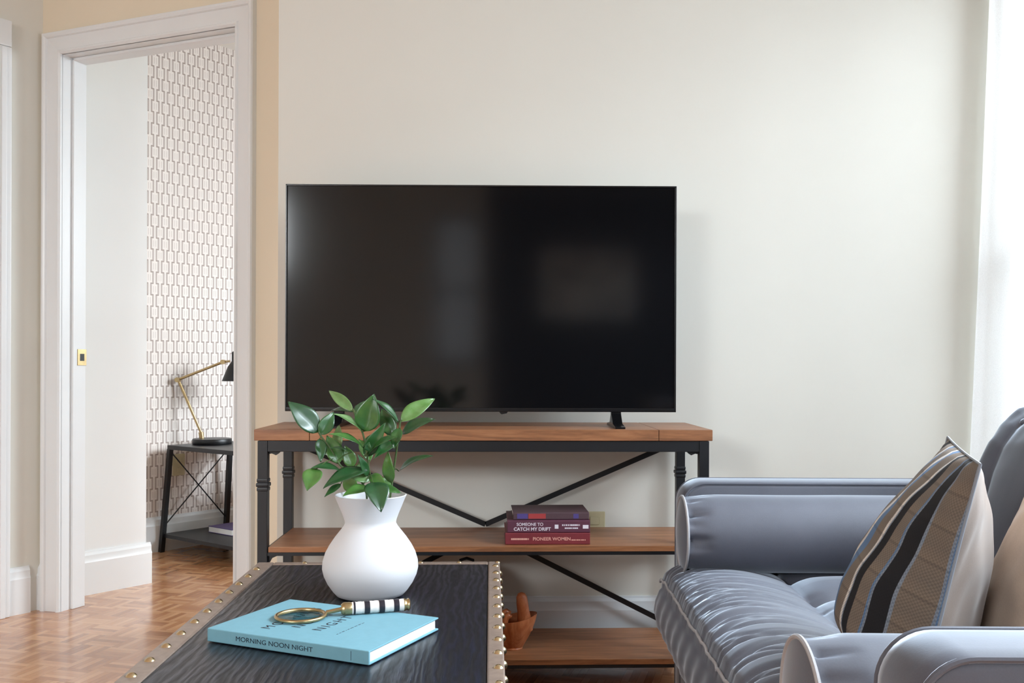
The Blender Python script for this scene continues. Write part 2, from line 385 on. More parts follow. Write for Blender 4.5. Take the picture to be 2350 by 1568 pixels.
# brass strike plate let into the jamb, a part of the door frame
spz = 0.99
sk = MB().box((O0 + 0.0105, 0.062, spz - 0.032), (O0 + 0.0145, TH + 0.0055, spz + 0.032), 0.0008, M=Dm)
skp = sk.build('strike_plate', M['brass'], frm); skp['label'] = 'brass strike plate'
MB().box((O0 + 0.0115, 0.073, spz - 0.014), (O0 + 0.0152, 0.094, spz + 0.014), M=Dm).build('latch_hole', M['blk_gloss'], skp, smooth=False)

# far left wall with a cased opening cropped by the frame
q = onz(0, 1417, 0); e1 = (q - dl).normalized(); nL = Vector((-e1.y, e1.x, 0))
if nL.dot(Vector((1, -1, 0))) < 0: nL = -nL
Lm = frame(dl, e1, -nL, cZ)
wl = MB(); wl.box((-0.06, 0, 0), (3.6, 0.12, CEIL), M=Lm); struct(wl.build('wall_far_left', M['wall'], smooth=False))
pc = onz(15, 1414, 0); tc = max(0.03, (pc - dl).dot(e1))
tl_ = MB()
tl_.box((tc, -0.03, 0), (tc + 0.1, 0, 2.1645), 0.004, M=Lm); tl_.box((tc + 0.02, -0.036, 0), (tc + 0.04, -0.028, 2.16), 0.003, M=Lm)
tl_.box((tc + 0.9, -0.03, 0), (tc + 1.0, 0, 2.1645), 0.004, M=Lm); tl_.box((tc, -0.03, 2.165), (tc + 1.0, 0, 2.265), 0.004, M=Lm)
struct(tl_.build('trim_2', M['trim']))
MBd = MB().box((tc + 0.1, -0.012, 0.005), (tc + 0.9, 0.0, 2.165), M=Lm); struct(MBd.build('door_2', M['trim'], smooth=False))
# remaining shell behind the viewer
endL = dl + e1 * 3.6
xl = endL.x
struct(MB().box((xl - 0.1, -2.8, 0), (xl, endL.y + 0.1, CEIL)).build('wall_west', M['wall'], smooth=False))
FX0, FX1, FZ0, FZ1 = -3.9, -2.2, 0.85, 2.6  # unseen opening, added for fill from the front left
NX0, NX1, NZ0, NZ1 = -0.80, -0.34, 1.00, 2.36
wf = MB(); y0_, y1_ = -2.95, -2.8
for (x0, x1, z0, z1) in ((xl - 0.1, FX0, 0, CEIL), (FX0, FX1, 0, FZ0), (FX0, FX1, FZ1, CEIL), (FX1, NX0, 0, CEIL), (NX0, NX1, 0, NZ0), (NX0, NX1, NZ1, CEIL), (NX1, -0.30, 0, CEIL)): wf.box((x0, y0_, z0), (x1, y1_, z1))
struct(wf.build('wall_front', M['wall'], smooth=False))
FM = Matrix(((0, 1, 0, 0), (-1, 0, 0, -2.8 + XR), (0, 0, 1, 0), (0, 0, 0, 1)))
window(4, FX0, FX1, FZ0, FZ1, 2, FM); window(5, NX0, NX1, NZ0, NZ1, 1, FM)  # the wide one is unseen and added for fill light
struct(MB().box((-0.30, -2.95, 0), (XR + 0.16, -2.8, CEIL)).build('wall_front_accent', M['navy'], smooth=False))

# bedroom walls
w0 = onz(185, 1370, 0); w1 = onz(340, 1340, 0); p0 = onz(345, 1270, 0); p1 = onz(530, 1240, 0)
uB = ((w1 - w0).normalized() + (p1 - p0).normalized()).normalized(); nB = Vector((uB.y, -uB.x, 0))   # nB faces the door
BD = 0.018
Wm = frame(w1 - nB * BD, uB, -nB, cZ)
struct(MB().box((-0.62, 0, 0), (0.0, 0.8, CEIL), M=Wm).build('wall_bedroom_left', M['wallB'], smooth=False))
PPm = frame(p0 - nB * BD, uB, -nB, cZ)
pw = MB().box((-0.6, 0, 0), (3.2, 0.12, CEIL)).build('wall_bedroom_far', M['paper'], smooth=False); pw.matrix_world = PPm; struct(pw)
e2 = p0 + uB * 3.2
Xm = frame(e2, nB, uB, cZ)
struct(MB().box((-0.2, 0, 0), (3.6, 0.12, CEIL), M=Xm).build('wall_bedroom_right', M['wall'], smooth=False))

# baseboards: moulded profile
BH = 0.18
bp = [(0, 0), (-BD, 0), (-BD, BH - 0.045), (-BD + 0.004, BH - 0.035), (-BD + 0.005, BH - 0.016), (-BD + 0.011, BH - 0.006), (-BD + 0.012, BH), (0, BH)]
def baseboard(name, Mx, x0, x1):
    n = len(bp); vs = [(x0, y, z) for y, z in bp] + [(x1, y, z) for y, z in bp]
    fs = [list(range(n)), list(range(n, 2 * n))] + [[i, (i + 1) % n, n + (i + 1) % n, n + i] for i in range(n)]
    mb = MB().add(vs, fs, Mx); return struct(mb.build(name, M['trim'], ang=20))
baseboard('baseboard_back', frame((0, YW, 0), (1, 0, 0), (0, 1, 0), cZ), -0.713, XR)
baseboard('baseboard_left', Dm, tC, 0.0)
baseboard('baseboard_left_end', Dm, O1 + CW, 1.16)
baseboard('baseboard_far_left', Lm, -0.0, tc)
baseboard('baseboard_bedroom_left', Wm, -0.58, BD)
baseboard('baseboard_bedroom_far', PPm, -0.55, 3.1)
baseboard('baseboard_right', frame((XR, 0, 0), (0, 1, 0), (1, 0, 0), cZ), -2.8, YW)

# outlets
def outlet(mx, lab, nm='wall_outlet'):
    t_ = thing(nm, lab, 'outlet'); t_.matrix_world = mx
    MB().box((-0.036, -0.006, -0.057), (0.036, 0.0, 0.057), 0.003).build('cover_plate', M['outlet'], t_)
    for s in (-1, 1): MB().box((-0.016, -0.0085, s * 0.026 - 0.014), (0.016, -0.005, s * 0.026 + 0.014), 0.003).build('socket', M['outlet'], t_)
    return t_
oc = onY(1364, 1203, YW)
outlet(frame((oc.x, YW, 0.41), (1, 0, 0), (0, 1, 0), cZ), 'beige outlet low on the cream wall behind the maroon books')
ob = p0 - nB * BD + uB * 0.17
ot = outlet(frame((ob.x, ob.y, 0.44), uB, -nB, cZ), 'beige outlet on the patterned wallpaper behind the small metal table')

# ------------------------------------------------------------------ CURTAIN
t_ = thing('sheer_curtain', 'sheer white floor-length curtain hanging at the window by the sofa', 'curtain', (1.66, 2.75, 0))
def curt(u, v):
    y = -0.42 + 0.845 * u; fl = (1 - v)
    x = 0.01 -0.03 * fl - 0.045 * fl * max(0, (u - 0.5)) * 2 + (0.022 + 0.018 * fl) * math.sin(u * 33 + 0.7 * math.sin(v * 2.1)) + 0.008 * math.sin(u * 81 + 2 * v)
    return (x + 0.01, y * (1 + 0.03 * fl), 0.03 + 2.42 * v)
c_ = MB().grid(curt, 150, 40).build('curtain_panel', M['sheer'], t_, weld=-1, ang=180)
rod = thing('curtain_rod', 'slim white curtain rod above the window', 'curtain rod', (1.63, 1.5, 2.47))
MB().tube([(0, -1.75, 0), (0, 1.66, 0)], 0.011, 12).build('pole', M['trim'], rod)
for yy in (-1.7, 0, 1.6): MB().bar((0, yy, 0), (0.105, yy, 0), 0.012, 0.02, (0, 0, 1)).build('bracket', M['trim'], rod)

# ------------------------------------------------------------------ CONSOLE
XL, XRR, Y0, Y1, ZT = -0.688, 0.660, 2.80, 3.20, 0.770
con = thing('console_table', 'brown wood and black metal console table with two shelves under the television', 'console table', (-0.014, 3.0, 0))
def C(x, y, z): return (x + 0.014, y - 3.0, z)
top = MB()
top.box(C(XL, Y0, ZT - 0.033), C(XL + 0.16, Y1, ZT), 0.002); top.box(C(XL + 0.1612, Y0, ZT - 0.033), C(XRR - 0.1612, Y1, ZT), 0.002); top.box(C(XRR - 0.16, Y0, ZT - 0.033), C(XRR, Y1, ZT), 0.002)
top.build('tabletop', M['console_wood'], con)
lx = (XL + 0.024, XRR - 0.024); ly = (Y0 + 0.018, Y1 - 0.034)
for yy in ly:
    for xx in lx:
        lg = MB().box(C(xx - 0.0145, yy - 0.0145, 0.0), C(xx + 0.0145, yy + 0.0145, ZT - 0.034), 0.0015).build('leg', M['black'], con)
        m_ = MB()
        for dz, r in ((0, 0.0185), (-0.013, 0.0165), (0.013, 0.0165)):
            m_.box(C(xx - r, yy - r, 0.607 + dz - 0.006), C(xx + r, yy + r, 0.607 + dz + 0.006), 0.003)
        m_.build('collar', M['black'], lg)
for yy in ly: MB().box(C(lx[0] + 0.0145, yy - 0.0125, ZT - 0.066), C(lx[1] - 0.0145, yy + 0.0125, ZT - 0.034), 0.0015).build('rail', M['black'], con)
for xx in lx: MB().box(C(xx - 0.0125, ly[0] + 0.0145, ZT - 0.066), C(xx + 0.0125, ly[1] - 0.0145, ZT - 0.034), 0.0015).build('rail', M['black'], con)
for (z0, th) in ((0.425, 0.016), (0.090, 0.016)):
    MB().box(C(lx[0] + 0.017, Y0 + 0.006, z0 - th), C(lx[1] - 0.017, ly[1] - 0.016, z0), 0.0015).build('shelf', M['console_wood'], con)
    fr = MB()
    for yy in (Y0 + 0.013, ly[1] - 0.024): fr.box(C(lx[0] + 0.0145, yy - 0.006, z0 - th - 0.010), C(lx[1] - 0.0145, yy + 0.006, z0 - th))
    for xx in lx: fr.box(C(xx - 0.006, ly[0] + 0.0145, z0 - th - 0.010), C(xx + 0.006, ly[1] - 0.0145, z0 - th))
    fr.build('shelf_frame', M['black'], con, smooth=False)
yb = ly[1] + 0.001
for s in (-1, 1):
    MB().bar(C(-0.014, yb, 0.432), C(-0.014 + s * 0.642, yb, 0.708), 0.017, 0.004, (0, 1, 0)).build('brace', M['black'], con)
    MB().bar(C(-0.014, yb + 0.0045, 0.408), C(-0.014 + s * 0.642, yb + 0.0045, 0.082), 0.017, 0.004, (0, 1, 0)).build('brace', M['black'], con)
for yy in ly[:1]:
    for xx, s in ((lx[0], 1), (lx[1], -1)):
        Mx = frame(C(xx + s * 0.0145, yy - 0.002, ZT - 0.066), (s, 0, 0), (0, 0, 1), (0, 1, 0))
        MB().prism([(0, 0), (0.036, 0), (0.030, -0.006), (0.022, -0.011), (0.010, -0.006), (0, -0.008)], 0, 0.004, Mx).build('bracket', M['black'], con)
        Mx = frame(C(xx + s * 0.0145, yy - 0.002, 0.399), (s, 0, 0), (0, 0, 1), (0, 1, 0))
        MB().prism([(0, 0), (0.03, 0), (0.012, -0.008), (0, -0.03)], 0, 0.004, Mx).build('bracket', M['black'], con)

# ------------------------------------------------------------------ TELEVISION
t = NT('dark_glossy_screen'); t.base(srgb(9, 9, 11)); t.set(Roughness=0.10, Specular_IOR_Level=0.5)
t.bump(t.noise(t.obj(), 3), 0.01, 0.001); M['screen'] = t.m
tw, tz0, tz1 = 0.605, 0.046, 0.748
tv = thing('television', 'large flat-screen black television standing switched off on the console table', 'television', (-0.028, 2.965, ZT), math.radians(-1.3))
MB().box((-tw + 0.004, -0.0125, tz0 + 0.012), (tw - 0.004, -0.010, tz1 - 0.005)).build('screen', M['screen'], tv, smooth=False)
bz = MB()
bz.box((-tw, -0.017, tz0), (tw, 0.010, tz0 + 0.012), 0.0015); bz.box((-tw, -0.017, tz1 - 0.005), (tw, 0.010, tz1), 0.001)
bz.box((-tw, -0.017, tz0), (-tw + 0.005, 0.010, tz1), 0.001); bz.box((tw - 0.005, -0.017, tz0), (tw, 0.010, tz1), 0.001)
bz.box((-tw + 0.003, -0.0095, tz0 + 0.004), (tw - 0.003, 0.010, tz1 - 0.003)); bz.build('bezel', M['blk_gloss'], tv)
MB().box((-0.46, 0.009, tz0 + 0.03), (0.46, 0.055, tz0 + 0.42), 0.015).build('rear_housing', M['blk_gloss'], tv)
for xx in (-0.44, 0.42):
    ft = MB()
    ft.box((xx - 0.016, -0.008, 0.012), (xx + 0.016, 0.008, tz0 + 0.01), 0.003)
    poly = [(-0.125, 0), (0.125, 0), (0.125, 0.006), (0.05, 0.012), (0.012, 0.04), (-0.012, 0.04), (-0.05, 0.012), (-0.125, 0.006)]
    ft.prism(poly, xx - 0.015, xx + 0.015, frame((0, 0, 0), (0, 1, 0), (0, 0, 1), (1, 0, 0)))
    ft.build('stand_foot', M['blk_gloss'], tv)
bd = MB().prism([(-0.014, 0), (0.014, 0), (0.010, -0.006), (-0.006, -0.009), (-0.010, -0.006)], 0, 0.008, frame((0.07, -0.014, tz0 + 0.001), (1, 0, 0), (0, 0, 1), (0, 1, 0)))
bd.build('sensor_badge', M['blk_gloss'], tv)

# ------------------------------------------------------------------ TRUNK COFFEE TABLE
TZ = 0.45; TX0, TX1, TY0, TY1 = -0.594, 0.026, 1.270, 2.465
trk = thing('trunk', 'dark wood trunk coffee table edged with nailhead-studded leather', 'coffee table', ((TX0 + TX1) / 2, (TY0 + TY1) / 2, 0))
ox, oy = (TX0 + TX1) / 2, (TY0 + TY1) / 2
def Q(x, y, z): return (x - ox, y - oy, z)
MB().box(Q(TX0 + 0.004, TY0 + 0.004, 0.03), Q(TX1 - 0.004, TY1 - 0.004, TZ - 0.006), 0.004).build('body', M['oak'], trk)
ix0, ix1, iy0, iy1 = -0.5525, -0.0035, 1.315, 2.437
MB().box(Q(ix0 + 0.002, iy0 + 0.002, TZ - 0.02), Q(ix1 - 0.002, iy1 - 0.002, TZ - 0.0015), 0.0015).build('top_panel', M['oak'], trk)
def strip(a, b): return MB().box(Q(*a), Q(*b), 0.004, 3).build('leather_edging', M['leather'], trk)
strip((TX0, TY0, TZ - 0.045), (ix0, TY1, TZ)); strip((ix1, TY0, TZ - 0.045), (TX1, TY1, TZ))
strip((ix0 + 0.0005, iy1, TZ - 0.045), (ix1 - 0.0005, TY1, TZ)); strip((ix0 + 0.0005, TY0, TZ - 0.045), (ix1 - 0.0005, iy0, TZ))
for xx, yy in ((TX0, TY0), (TX1 - 0.03, TY0), (TX0, TY1 - 0.03), (TX1 - 0.03, TY1 - 0.03)):
    MB().box(Q(xx, yy, 0), Q(xx + 0.03, yy + 0.03, TZ - 0.047), 0.004).build('corner_post', M['leather'], trk)
nail_me = None
def nail(p, nrm, r=0.0095):
    global nail_me
    if nail_me is None:
        prof = [(0.0, 0.68), (0.3, 0.64), (0.6, 0.5), (0.85, 0.27), (1.0, 0.0)][::-1]
        o = MB().lathe([(a * 1.0, b) for a, b in prof], 14).build('nailhead', M['nail'], trk, ang=80); nail_me = o.data
    else:
        o = bpy.data.objects.new('nailhead', nail_me); COL.objects.link(o); o.parent = trk
    z = Vector(nrm).normalized(); x = Vector((0, 1, 0)) if abs(z.y) < 0.9 else Vector((1, 0, 0)); y = z.cross(x).normalized(); x = y.cross(z)
    o.matrix_basis = frame(p, x, y, z) @ Matrix.Diagonal((r, r, r, 1))
for k in range(14):
    yy = 2.376 - 0.0822 * k
    nail(Q(-0.576, yy, TZ - 0.0005), (0, 0, 1)); nail(Q(0.0155, yy + 0.03, TZ - 0.0005), (0, 0, 1), 0.0088)
    nail(Q(TX1 - 0.0005, yy + 0.005, TZ - 0.014), (1, 0, 0), 0.009); nail(Q(TX0 + 0.0005, yy + 0.03, TZ - 0.016), (-1, 0, 0), 0.008)
for k in range(6): nail(Q(-0.472 + 0.0985 * k, 2.451, TZ - 0.0005), (0, 0, 1), 0.007)

# ------------------------------------------------------------------ BLUE BOOK
A0 = onz(477, 1472, TZ); A1 = onz(848, 1528, TZ); A2 = onz(1024, 1449, TZ)
bx = (A1 - A0).normalized(); by = Vector((-bx.y, bx.x, 0)); BL_ = (A1 - A0).length; BW = (A2 - A1).dot(by); BT = 0.024
z0b = TZ + 0.0005
bk = thing('book', 'large light-blue hardback book lying on the trunk under the magnifier', 'book'); bk.matrix_world = frame((A0.x, A0.y, z0b), bx, by, cZ)
M['bluecloth'] = plain('light_blue_book_cloth', srgb(120, 171, 187), 0.6, var=0.03, sc=60, bump=0.08, bsc=900)
cv = MB()
cv.box((0, 0, 0), (BL_, BW, 0.003), 0.001); cv.box((0, 0, BT - 0.003), (BL_, BW, BT), 0.001); cv.box((0, -0.002, 0.0), (BL_, 0.003, BT), 0.0018, 3)
cv.build('cover', M['bluecloth'], bk)
MB().box((0.004, 0.002, 0.003), (BL_ - 0.004, BW - 0.006, BT - 0.003), 0.0006).build('pages', M['page'], bk)
M['ink'] = plain('dark_ink', srgb(26, 32, 46), 0.6, var=0.02)
M['ink2'] = plain('dark_teal_spine_ink', srgb(16, 40, 56), 0.6, var=0.02)
sm = frame((BL_ * 0.43, -0.0021, BT * 0.5), (1, 0, 0), (0, 0, 1), (0, -1, 0))
text_part('spine_title', 'MORNING NOON NIGHT', 0.0118, M['ink2'], bk, sm, 0.0002, 0.0, 1.22)
MB().box((BL_ - 0.036, -0.0022, 0.004), (BL_ - 0.0352, -0.0018, BT - 0.004)).build('spine_rule', M['ink2'], bk, smooth=False)
for word, xx, size, yo in (('MORNING', 0.098, 0.029, 0.50), ('NOON', 0.144, 0.029, 0.50), ('NIGHT', 0.190, 0.029, 0.50)):
    text_part('cover_title', word, size, M['ink'], bk, frame((xx, BW * yo, BT), (0, 1, 0), (-1, 0, 0), (0, 0, 1)), 0.0002, 0.0, 1.0, space=1.3)
rr = random.Random(3); dsh = MB()
yy = BW * 0.25
while yy < BW * 0.62:
    L = rr.uniform(0.003, 0.010); dsh.box((0.238 + rr.uniform(-.0005, .0005), yy, BT - 0.0002), (0.2394, yy + L, BT + 0.0002)); yy += L + 0.0035
dsh.build('cover_lettering', M['ink'], bk, smooth=False)

# ------------------------------------------------------------------ MAGNIFYING GLASS
bt = z0b + BT
L0 = onz(690, 1412, bt + 0.006); Hn = onz(938, 1388, bt + 0.012)
hd = (Hn - L0); hd.z = 0; HLEN = hd.length; hd.normalize()
mg = thing('magnifying_glass', 'brass magnifying glass with black and white banded handle on the blue book', 'magnifying glass'); mg.matrix_world = frame((L0.x, L0.y, bt), hd, Vector((-hd.y, hd.x, 0)), cZ)
RR = 0.0455; zr = 0.005
ring = [(RR * math.cos(2 * PI * k / 48), RR * math.sin(2 * PI * k / 48), zr) for k in range(48)]
MB().tube(ring, 0.0036, 10, closed=True).build('lens_ring', M['brass'], mg)
MB().lathe([(0.0, 0.0028), (0.02, 0.0022), (0.043, 0.0004), (0.043, -0.0004), (0.02, -0.0022), (0.0, -0.0028)], 40, Matrix.Translation((0, 0, zr))).build('lens', M['lens'], mg)
hz = 0.0125
def rod_x(x0, x1, r, nm, mat, z0_=hz, z1_=hz, radii=None):
    n = len(radii) if radii else 2
    pts = [(x0 + (x1 - x0) * i / (n - 1), 0, z0_ + (z1_ - z0_) * i / (n - 1)) for i in range(n)]
    return MB().tube(pts, r, 20, radii=radii).build(nm, mat, mg, ang=50)
xh = RR + 0.030
rod_x(RR + 0.002, xh + 0.004, 0.004, 'neck', M['brass'], 0.0075, hz)
rod_x(xh, xh + 0.020, 0, 'ferrule', M['brass'], radii=[0.0085, 0.0118, 0.0122, 0.0118, 0.0122, 0.011])
M['bone'] = plain('white_bone_inlay', srgb(236, 226, 220), 0.45, var=0.04, sc=60)
M['horn'] = plain('black_horn_inlay', srgb(34, 30, 40), 0.35, var=0.1)
he = HLEN - 0.010; hs = xh + 0.020
nseg = 40; rad = []
for i in range(nseg): rad.append(0.0117 - (0.0006 if i % 4 == 0 else 0))
rod_x(hs, he, 0, 'handle', M['bone'], radii=rad)
for fr_ in (0.03, 0.235, 0.52, 0.80):
    w_ = 0.0035 if fr_ < 0.1 else 0.0105
    xx = hs + (he - hs) * fr_; rod_x(xx, xx + w_, 0, 'handle_band', M['horn'], radii=[0.0121, 0.0123, 0.0123, 0.0121])
rod_x(he, he + 0.012, 0, 'end_cap', M['brass'], radii=[0.0122, 0.0122, 0.0105, 0.011, 0.0122, 0.0095])

# ------------------------------------------------------------------ VASE
VB = Vector((-0.262, 2.105, TZ))
vs_ = thing('vase', 'white matte pear-shaped ceramic vase holding green cuttings on the trunk', 'vase', VB)
outer = [(0.0, 0.0), (0.066, 0.0), (0.074, 0.003), (0.082, 0.012), (0.093, 0.028), (0.101, 0.045), (0.1045, 0.060), (0.1035, 0.076), (0.098, 0.094), (0.0895, 0.110), (0.078, 0.127), (0.067, 0.141), (0.059, 0.151), (0.0555, 0.158), (0.0565, 0.165), (0.062, 0.180), (0.070, 0.199), (0.0765, 0.215), (0.0785, 0.219)]
inner = [(0.0765, 0.2205), (0.073, 0.216), (0.066, 0.199), (0.058, 0.181), (0.052, 0.164), (0.054, 0.152), (0.075, 0.122), (0.09, 0.1), (0.098, 0.07), (0.095, 0.045), (0.07, 0.012), (0.0, 0.010)]
MB().lathe(outer + inner, 72).build('vessel', M['ceramic'], vs_, ang=60)

# ------------------------------------------------------------------ GREEN CUTTINGS (three sprigs standing in the vase)
def zp(cx, cy): return 640 + cx / 5.0575, 880 + cy / 5.0575
def at(cx, cy, dY): x, y = zp(cx, cy); return onY(x, y, VB.y + dY)
leaf_id = [0]
def leaf(parent, stem, b, t_, wpx, d0, d1, bend=0.12, hint=None, fold=0.25, root=None):
    r = random.Random(100 + leaf_id[0]); leaf_id[0] += 1
    B = at(b[0], b[1], d0); T = at(t_[0], t_[1], d1); ax = T - B; L = ax.length; ax.normalize()
    W = wpx / 5.0575 * 2.1 / F * 1.34
    hv = Vector(hint) if hint else Vector((r.uniform(-.35, .45), -0.75, r.uniform(0.25, 0.8)))
    nz = (hv - ax * hv.dot(ax)).normalized(); sd = ax.cross(nz)
    def fn(u, v):
        s = 2 * u - 1; w = (math.sin(PI * min(1, v ** 0.82)) ** 0.85) * (1 - 0.25 * v) * 1.12 if 0 < v < 1 else 0
        k = W / 2 * w * s
        p = B + ax * (L * v) + sd * k + nz * (fold * abs(k) + bend * L * (4 * v * (1 - v)) * 0.5 - 0.06 * L * v * v + 0.0006 * math.sin(v * 11 + s * 2))
        return p - root.location
    m = MB().grid(fn, 8, 14)
    if stem is not None: pass
    o = m.build('leaf', M['leaf'], parent, weld=-1, ang=180)
    sl_ = o.modifiers.new('blade_thickness', 'SOLIDIFY'); sl_.thickness = 0.0007
    return o
def sprig(label, stem_pts, leaves, rad=0.0022):
    s = thing('leafy_sprig', label, 'plant cutting', VB + Vector((0, 0, 0.012)), 0, 'green cuttings in the white vase')
    pts = [at(*p) - s.location for p in stem_pts]
    # continue down into the vase
    b0 = Vector(pts[0]); low = Vector((b0.x * 0.25, b0.y * 0.25, 0.004)); neck = Vector((max(-.045, min(.045, b0.x * 0.8)), max(-.04, min(.04, b0.y * 0.8)), 0.15))
    P = [low, neck] + pts; S = []
    for i in range(len(P) - 1):
        for k in range(6):
            tt = k / 6; p0_ = P[max(i - 1, 0)]; p1_ = P[i]; p2_ = P[i + 1]; p3_ = P[min(i + 2, len(P) - 1)]
            S.append(0.5 * ((2 * p1_) + (p2_ - p0_) * tt + (2 * p0_ - 5 * p1_ + 4 * p2_ - p3_) * tt * tt + (3 * p1_ - p0_ - 3 * p2_ + p3_) * tt ** 3))
    S.append(P[-1])
    st = MB().tube(S, rad, 7).build('stem', M['stem'], s)
    for lf in leaves:
        o = leaf(s, None, *lf, root=s)
        # petiole joining the blade to the nearest point of the stem
        B = at(lf[0][0], lf[0][1], lf[3]) - s.location
        q_ = min(S, key=lambda p: (p - B).length)
        if 0.004 < (q_ - B).length < 0.07: MB().tube([q_, (q_ + B) / 2 + Vector((0, 0, 0.003)), B], 0.0012, 5).build('leaf_stalk', M['stem'], o)
    return s
sprig('upright sprig of glossy oval leaves rising from the middle of the white vase',
      [(1080, 1240, 0.0), (1040, 960, -0.01), (985, 620, -0.01), (900, 400, 0.0), (860, 300, 0.01)],
      [((860, 320), (570, 70), 95, 0.01, 0.06, 0.1), ((965, 570), (655, 335), 125, -0.01, -0.06, 0.12, (0.3, -0.5, 1)),
       ((992, 560), (1100, 130), 215, -0.01, -0.03, 0.05, (0.1, -1, 0.35)), ((870, 330), (590, 300), 80, 0.02, 0.07),
       ((980, 750), (600, 565), 115, -0.01, -0.07, 0.14, (0.1, -0.6, 1)), ((1000, 850), (1230, 470), 130, 0.0, -0.03, 0.1),
       ((1040, 840), (1345, 600), 130, 0.0, -0.06, 0.16, (-0.1, -0.7, 0.9)), ((1030, 1080), (930, 830), 80, -0.02, -0.05, 0.05, (0.6, -0.8, 0.4)),
       ((900, 360), (1010, 190), 90, 0.03, 0.08), ((1060, 1060), (1260, 1230), 100, -0.02, -0.06), ((1090, 1150), (1190, 1480), 205, -0.055, -0.108, 0.24, (0.15, -0.7, 0.8)),
       ((1060, 900), (930, 640), 110, 0.03, 0.05), ((1010, 760), (1150, 560), 100, 0.04, 0.06), ((1150, 1225), (1420, 1262), 105, -0.02, -0.03, 0.1, (0, -0.6, 1))])
sprig('sprig of pointed leaves leaning right in the white vase',
      [(1300, 1260, 0.0), (1335, 1000, 0.01), (1365, 780, 0.01), (1395, 560, 0.0), (1410, 430, 0.0)],
      [((1385, 455), (1105, 165), 120, 0.0, -0.03, 0.12, (0.5, -0.5, 1)), ((1335, 610), (1185, 290), 140, 0.0, 0.02, 0.08, (-0.2, -1, 0.3)),
       ((1415, 445), (1810, 160), 150, 0.0, 0.04, 0.1, (-0.3, -1, 0.4)), ((1425, 590), (1800, 400), 120, 0.0, -0.03, 0.16, (-0.2, -0.8, 0.7)),
       ((1390, 1020), (1770, 820), 95, 0.02, -0.02, 0.16, (-0.3, -0.6, 0.9)), ((1345, 690), (1105, 860), 110, 0.0, -0.04, 0.22, (0.3, -0.5, 1)),
       ((1300, 1160), (1255, 800), 115, 0.0, -0.02, 0.06, (-0.4, -1, 0.3)), ((1400, 520), (1330, 760), 110, -0.01, -0.03, 0.1), ((1310, 1250), (1150, 1090), 110, 0.02, 0.0),
       ((1370, 640), (1250, 500), 100, 0.03, 0.06)])
sprig('bushy sprig of dark leaves drooping left over the rim of the white vase',
      [(1010, 1250, -0.01), (880, 1060, -0.02), (720, 960, -0.02), (600, 760, -0.02), (500, 630, -0.02), (460, 560, -0.02)],
      [((455, 570), (115, 205), 200, -0.02, -0.04, 0.05, (0.35, -0.9, 0.5)), ((480, 600), (640, 330), 125, -0.02, 0.0, 0.1),
       ((700, 930), (560, 600), 150, -0.02, -0.01, 0.1), ((475, 640), (490, 910), 95, -0.02, -0.04, 0.1, (0.4, -0.9, 0.2)),
       ((730, 1030), (380, 965), 145, -0.03, -0.07, 0.15, (0, -0.4, 1)), ((440, 990), (325, 1235), 165, -0.06, -0.10, 0.12, (-0.1, -1, 0.4)),
       ((1030, 1010), (510, 1190), 185, -0.03, -0.09, 0.14, (-0.1, -0.55, 1)), ((1060, 1130), (740, 1010), 130, -0.02, -0.03, 0.1),
       ((1065, 1225), (745, 1290), 135, -0.03, -0.075, 0.14, (0, -0.6, 1)), ((720, 1170), (530, 1310), 60, -0.02, -0.05),
       ((850, 800), (590, 735), 65, -0.02, -0.05, 0.1, (0, -0.3, 1)), ((850, 980), (770, 720), 120, 0.0, 0.0, 0.05),
       ((1030, 790), (1045, 690), 60, -0.03, -0.04), ((690, 760), (690, 480), 100, 0.01, 0.03, 0.1), ((640, 840), (450, 660), 110, 0.02, 0.05), ((900, 1230), (740, 1130), 130, 0.03, 0.05), ((880, 1090), (1000, 930), 120, 0.02, 0.03)])

# ------------------------------------------------------------------ BOOKS ON THE SHELF
def shelf_book(label, x0, x1, yf, depth, z, th, c, rz=0.0):
    b_ = thing('book', label, 'book', ((x0 + x1) / 2, yf, z), rz, 'hardbacks stacked on the console shelf')
    w = (x1 - x0) / 2; m_ = plain('book_cloth_%d' % (c[0] + c[1]), srgb(*c), 0.5, var=0.06, sc=40)
    k = MB(); k.box((-w, 0.0, 0), (w, depth, 0.0025), 0.001); k.box((-w, 0.0, th - 0.0025), (w, depth, th), 0.001)
    k.box((-w, -0.002, 0), (w, 0.0025, th), 0.0022, 3); k.build('cover', m_, b_)
    MB().box((-w + 0.003, 0.002, 0.0025), (w - 0.003, depth - 0.004, th - 0.0025)).build('pages', M['page'], b_, smooth=False)
    return b_, w
M['ltr'] = plain('white_lettering', srgb(226, 220, 228), 0.6, var=0.01); M['ltr2'] = plain('salmon_lettering', srgb(226, 170, 156), 0.6, var=0.01)
M['violet'] = plain('violet_ink', srgb(80, 66, 130), 0.6); M['red'] = plain('red_ink', srgb(168, 58, 58), 0.6)
zs = 0.4255
def sm_(x, z): return frame((x, -0.0021, z), (1, 0, 0), (0, 0, 1), (0, -1, 0))
def dashes(par, x0, x1, z, h, mat, seed, nm='small_lettering'):
    r = random.Random(seed); d = MB(); x_ = x0
    while x_ < x1:
        l_ = r.uniform(0.002, 0.0048); d.box((x_, -0.0024, z - h / 2), (min(x1, x_ + l_), -0.0018, z + h / 2)); x_ += l_ + r.choice((0.0007, 0.0007, 0.002))
    d.build(nm, mat, par, smooth=False)
b1, w = shelf_book('crimson hardback at the bottom of the stack on the middle shelf', 0.046, 0.300, 2.834, 0.20, zs, 0.0345, (122, 44, 52))
text_part('spine_title', 'PIONEER WOMEN', 0.0135, M['ltr2'], b1, sm_(0.012, 0.0165), 0.0002, 0.0002, 1.03)
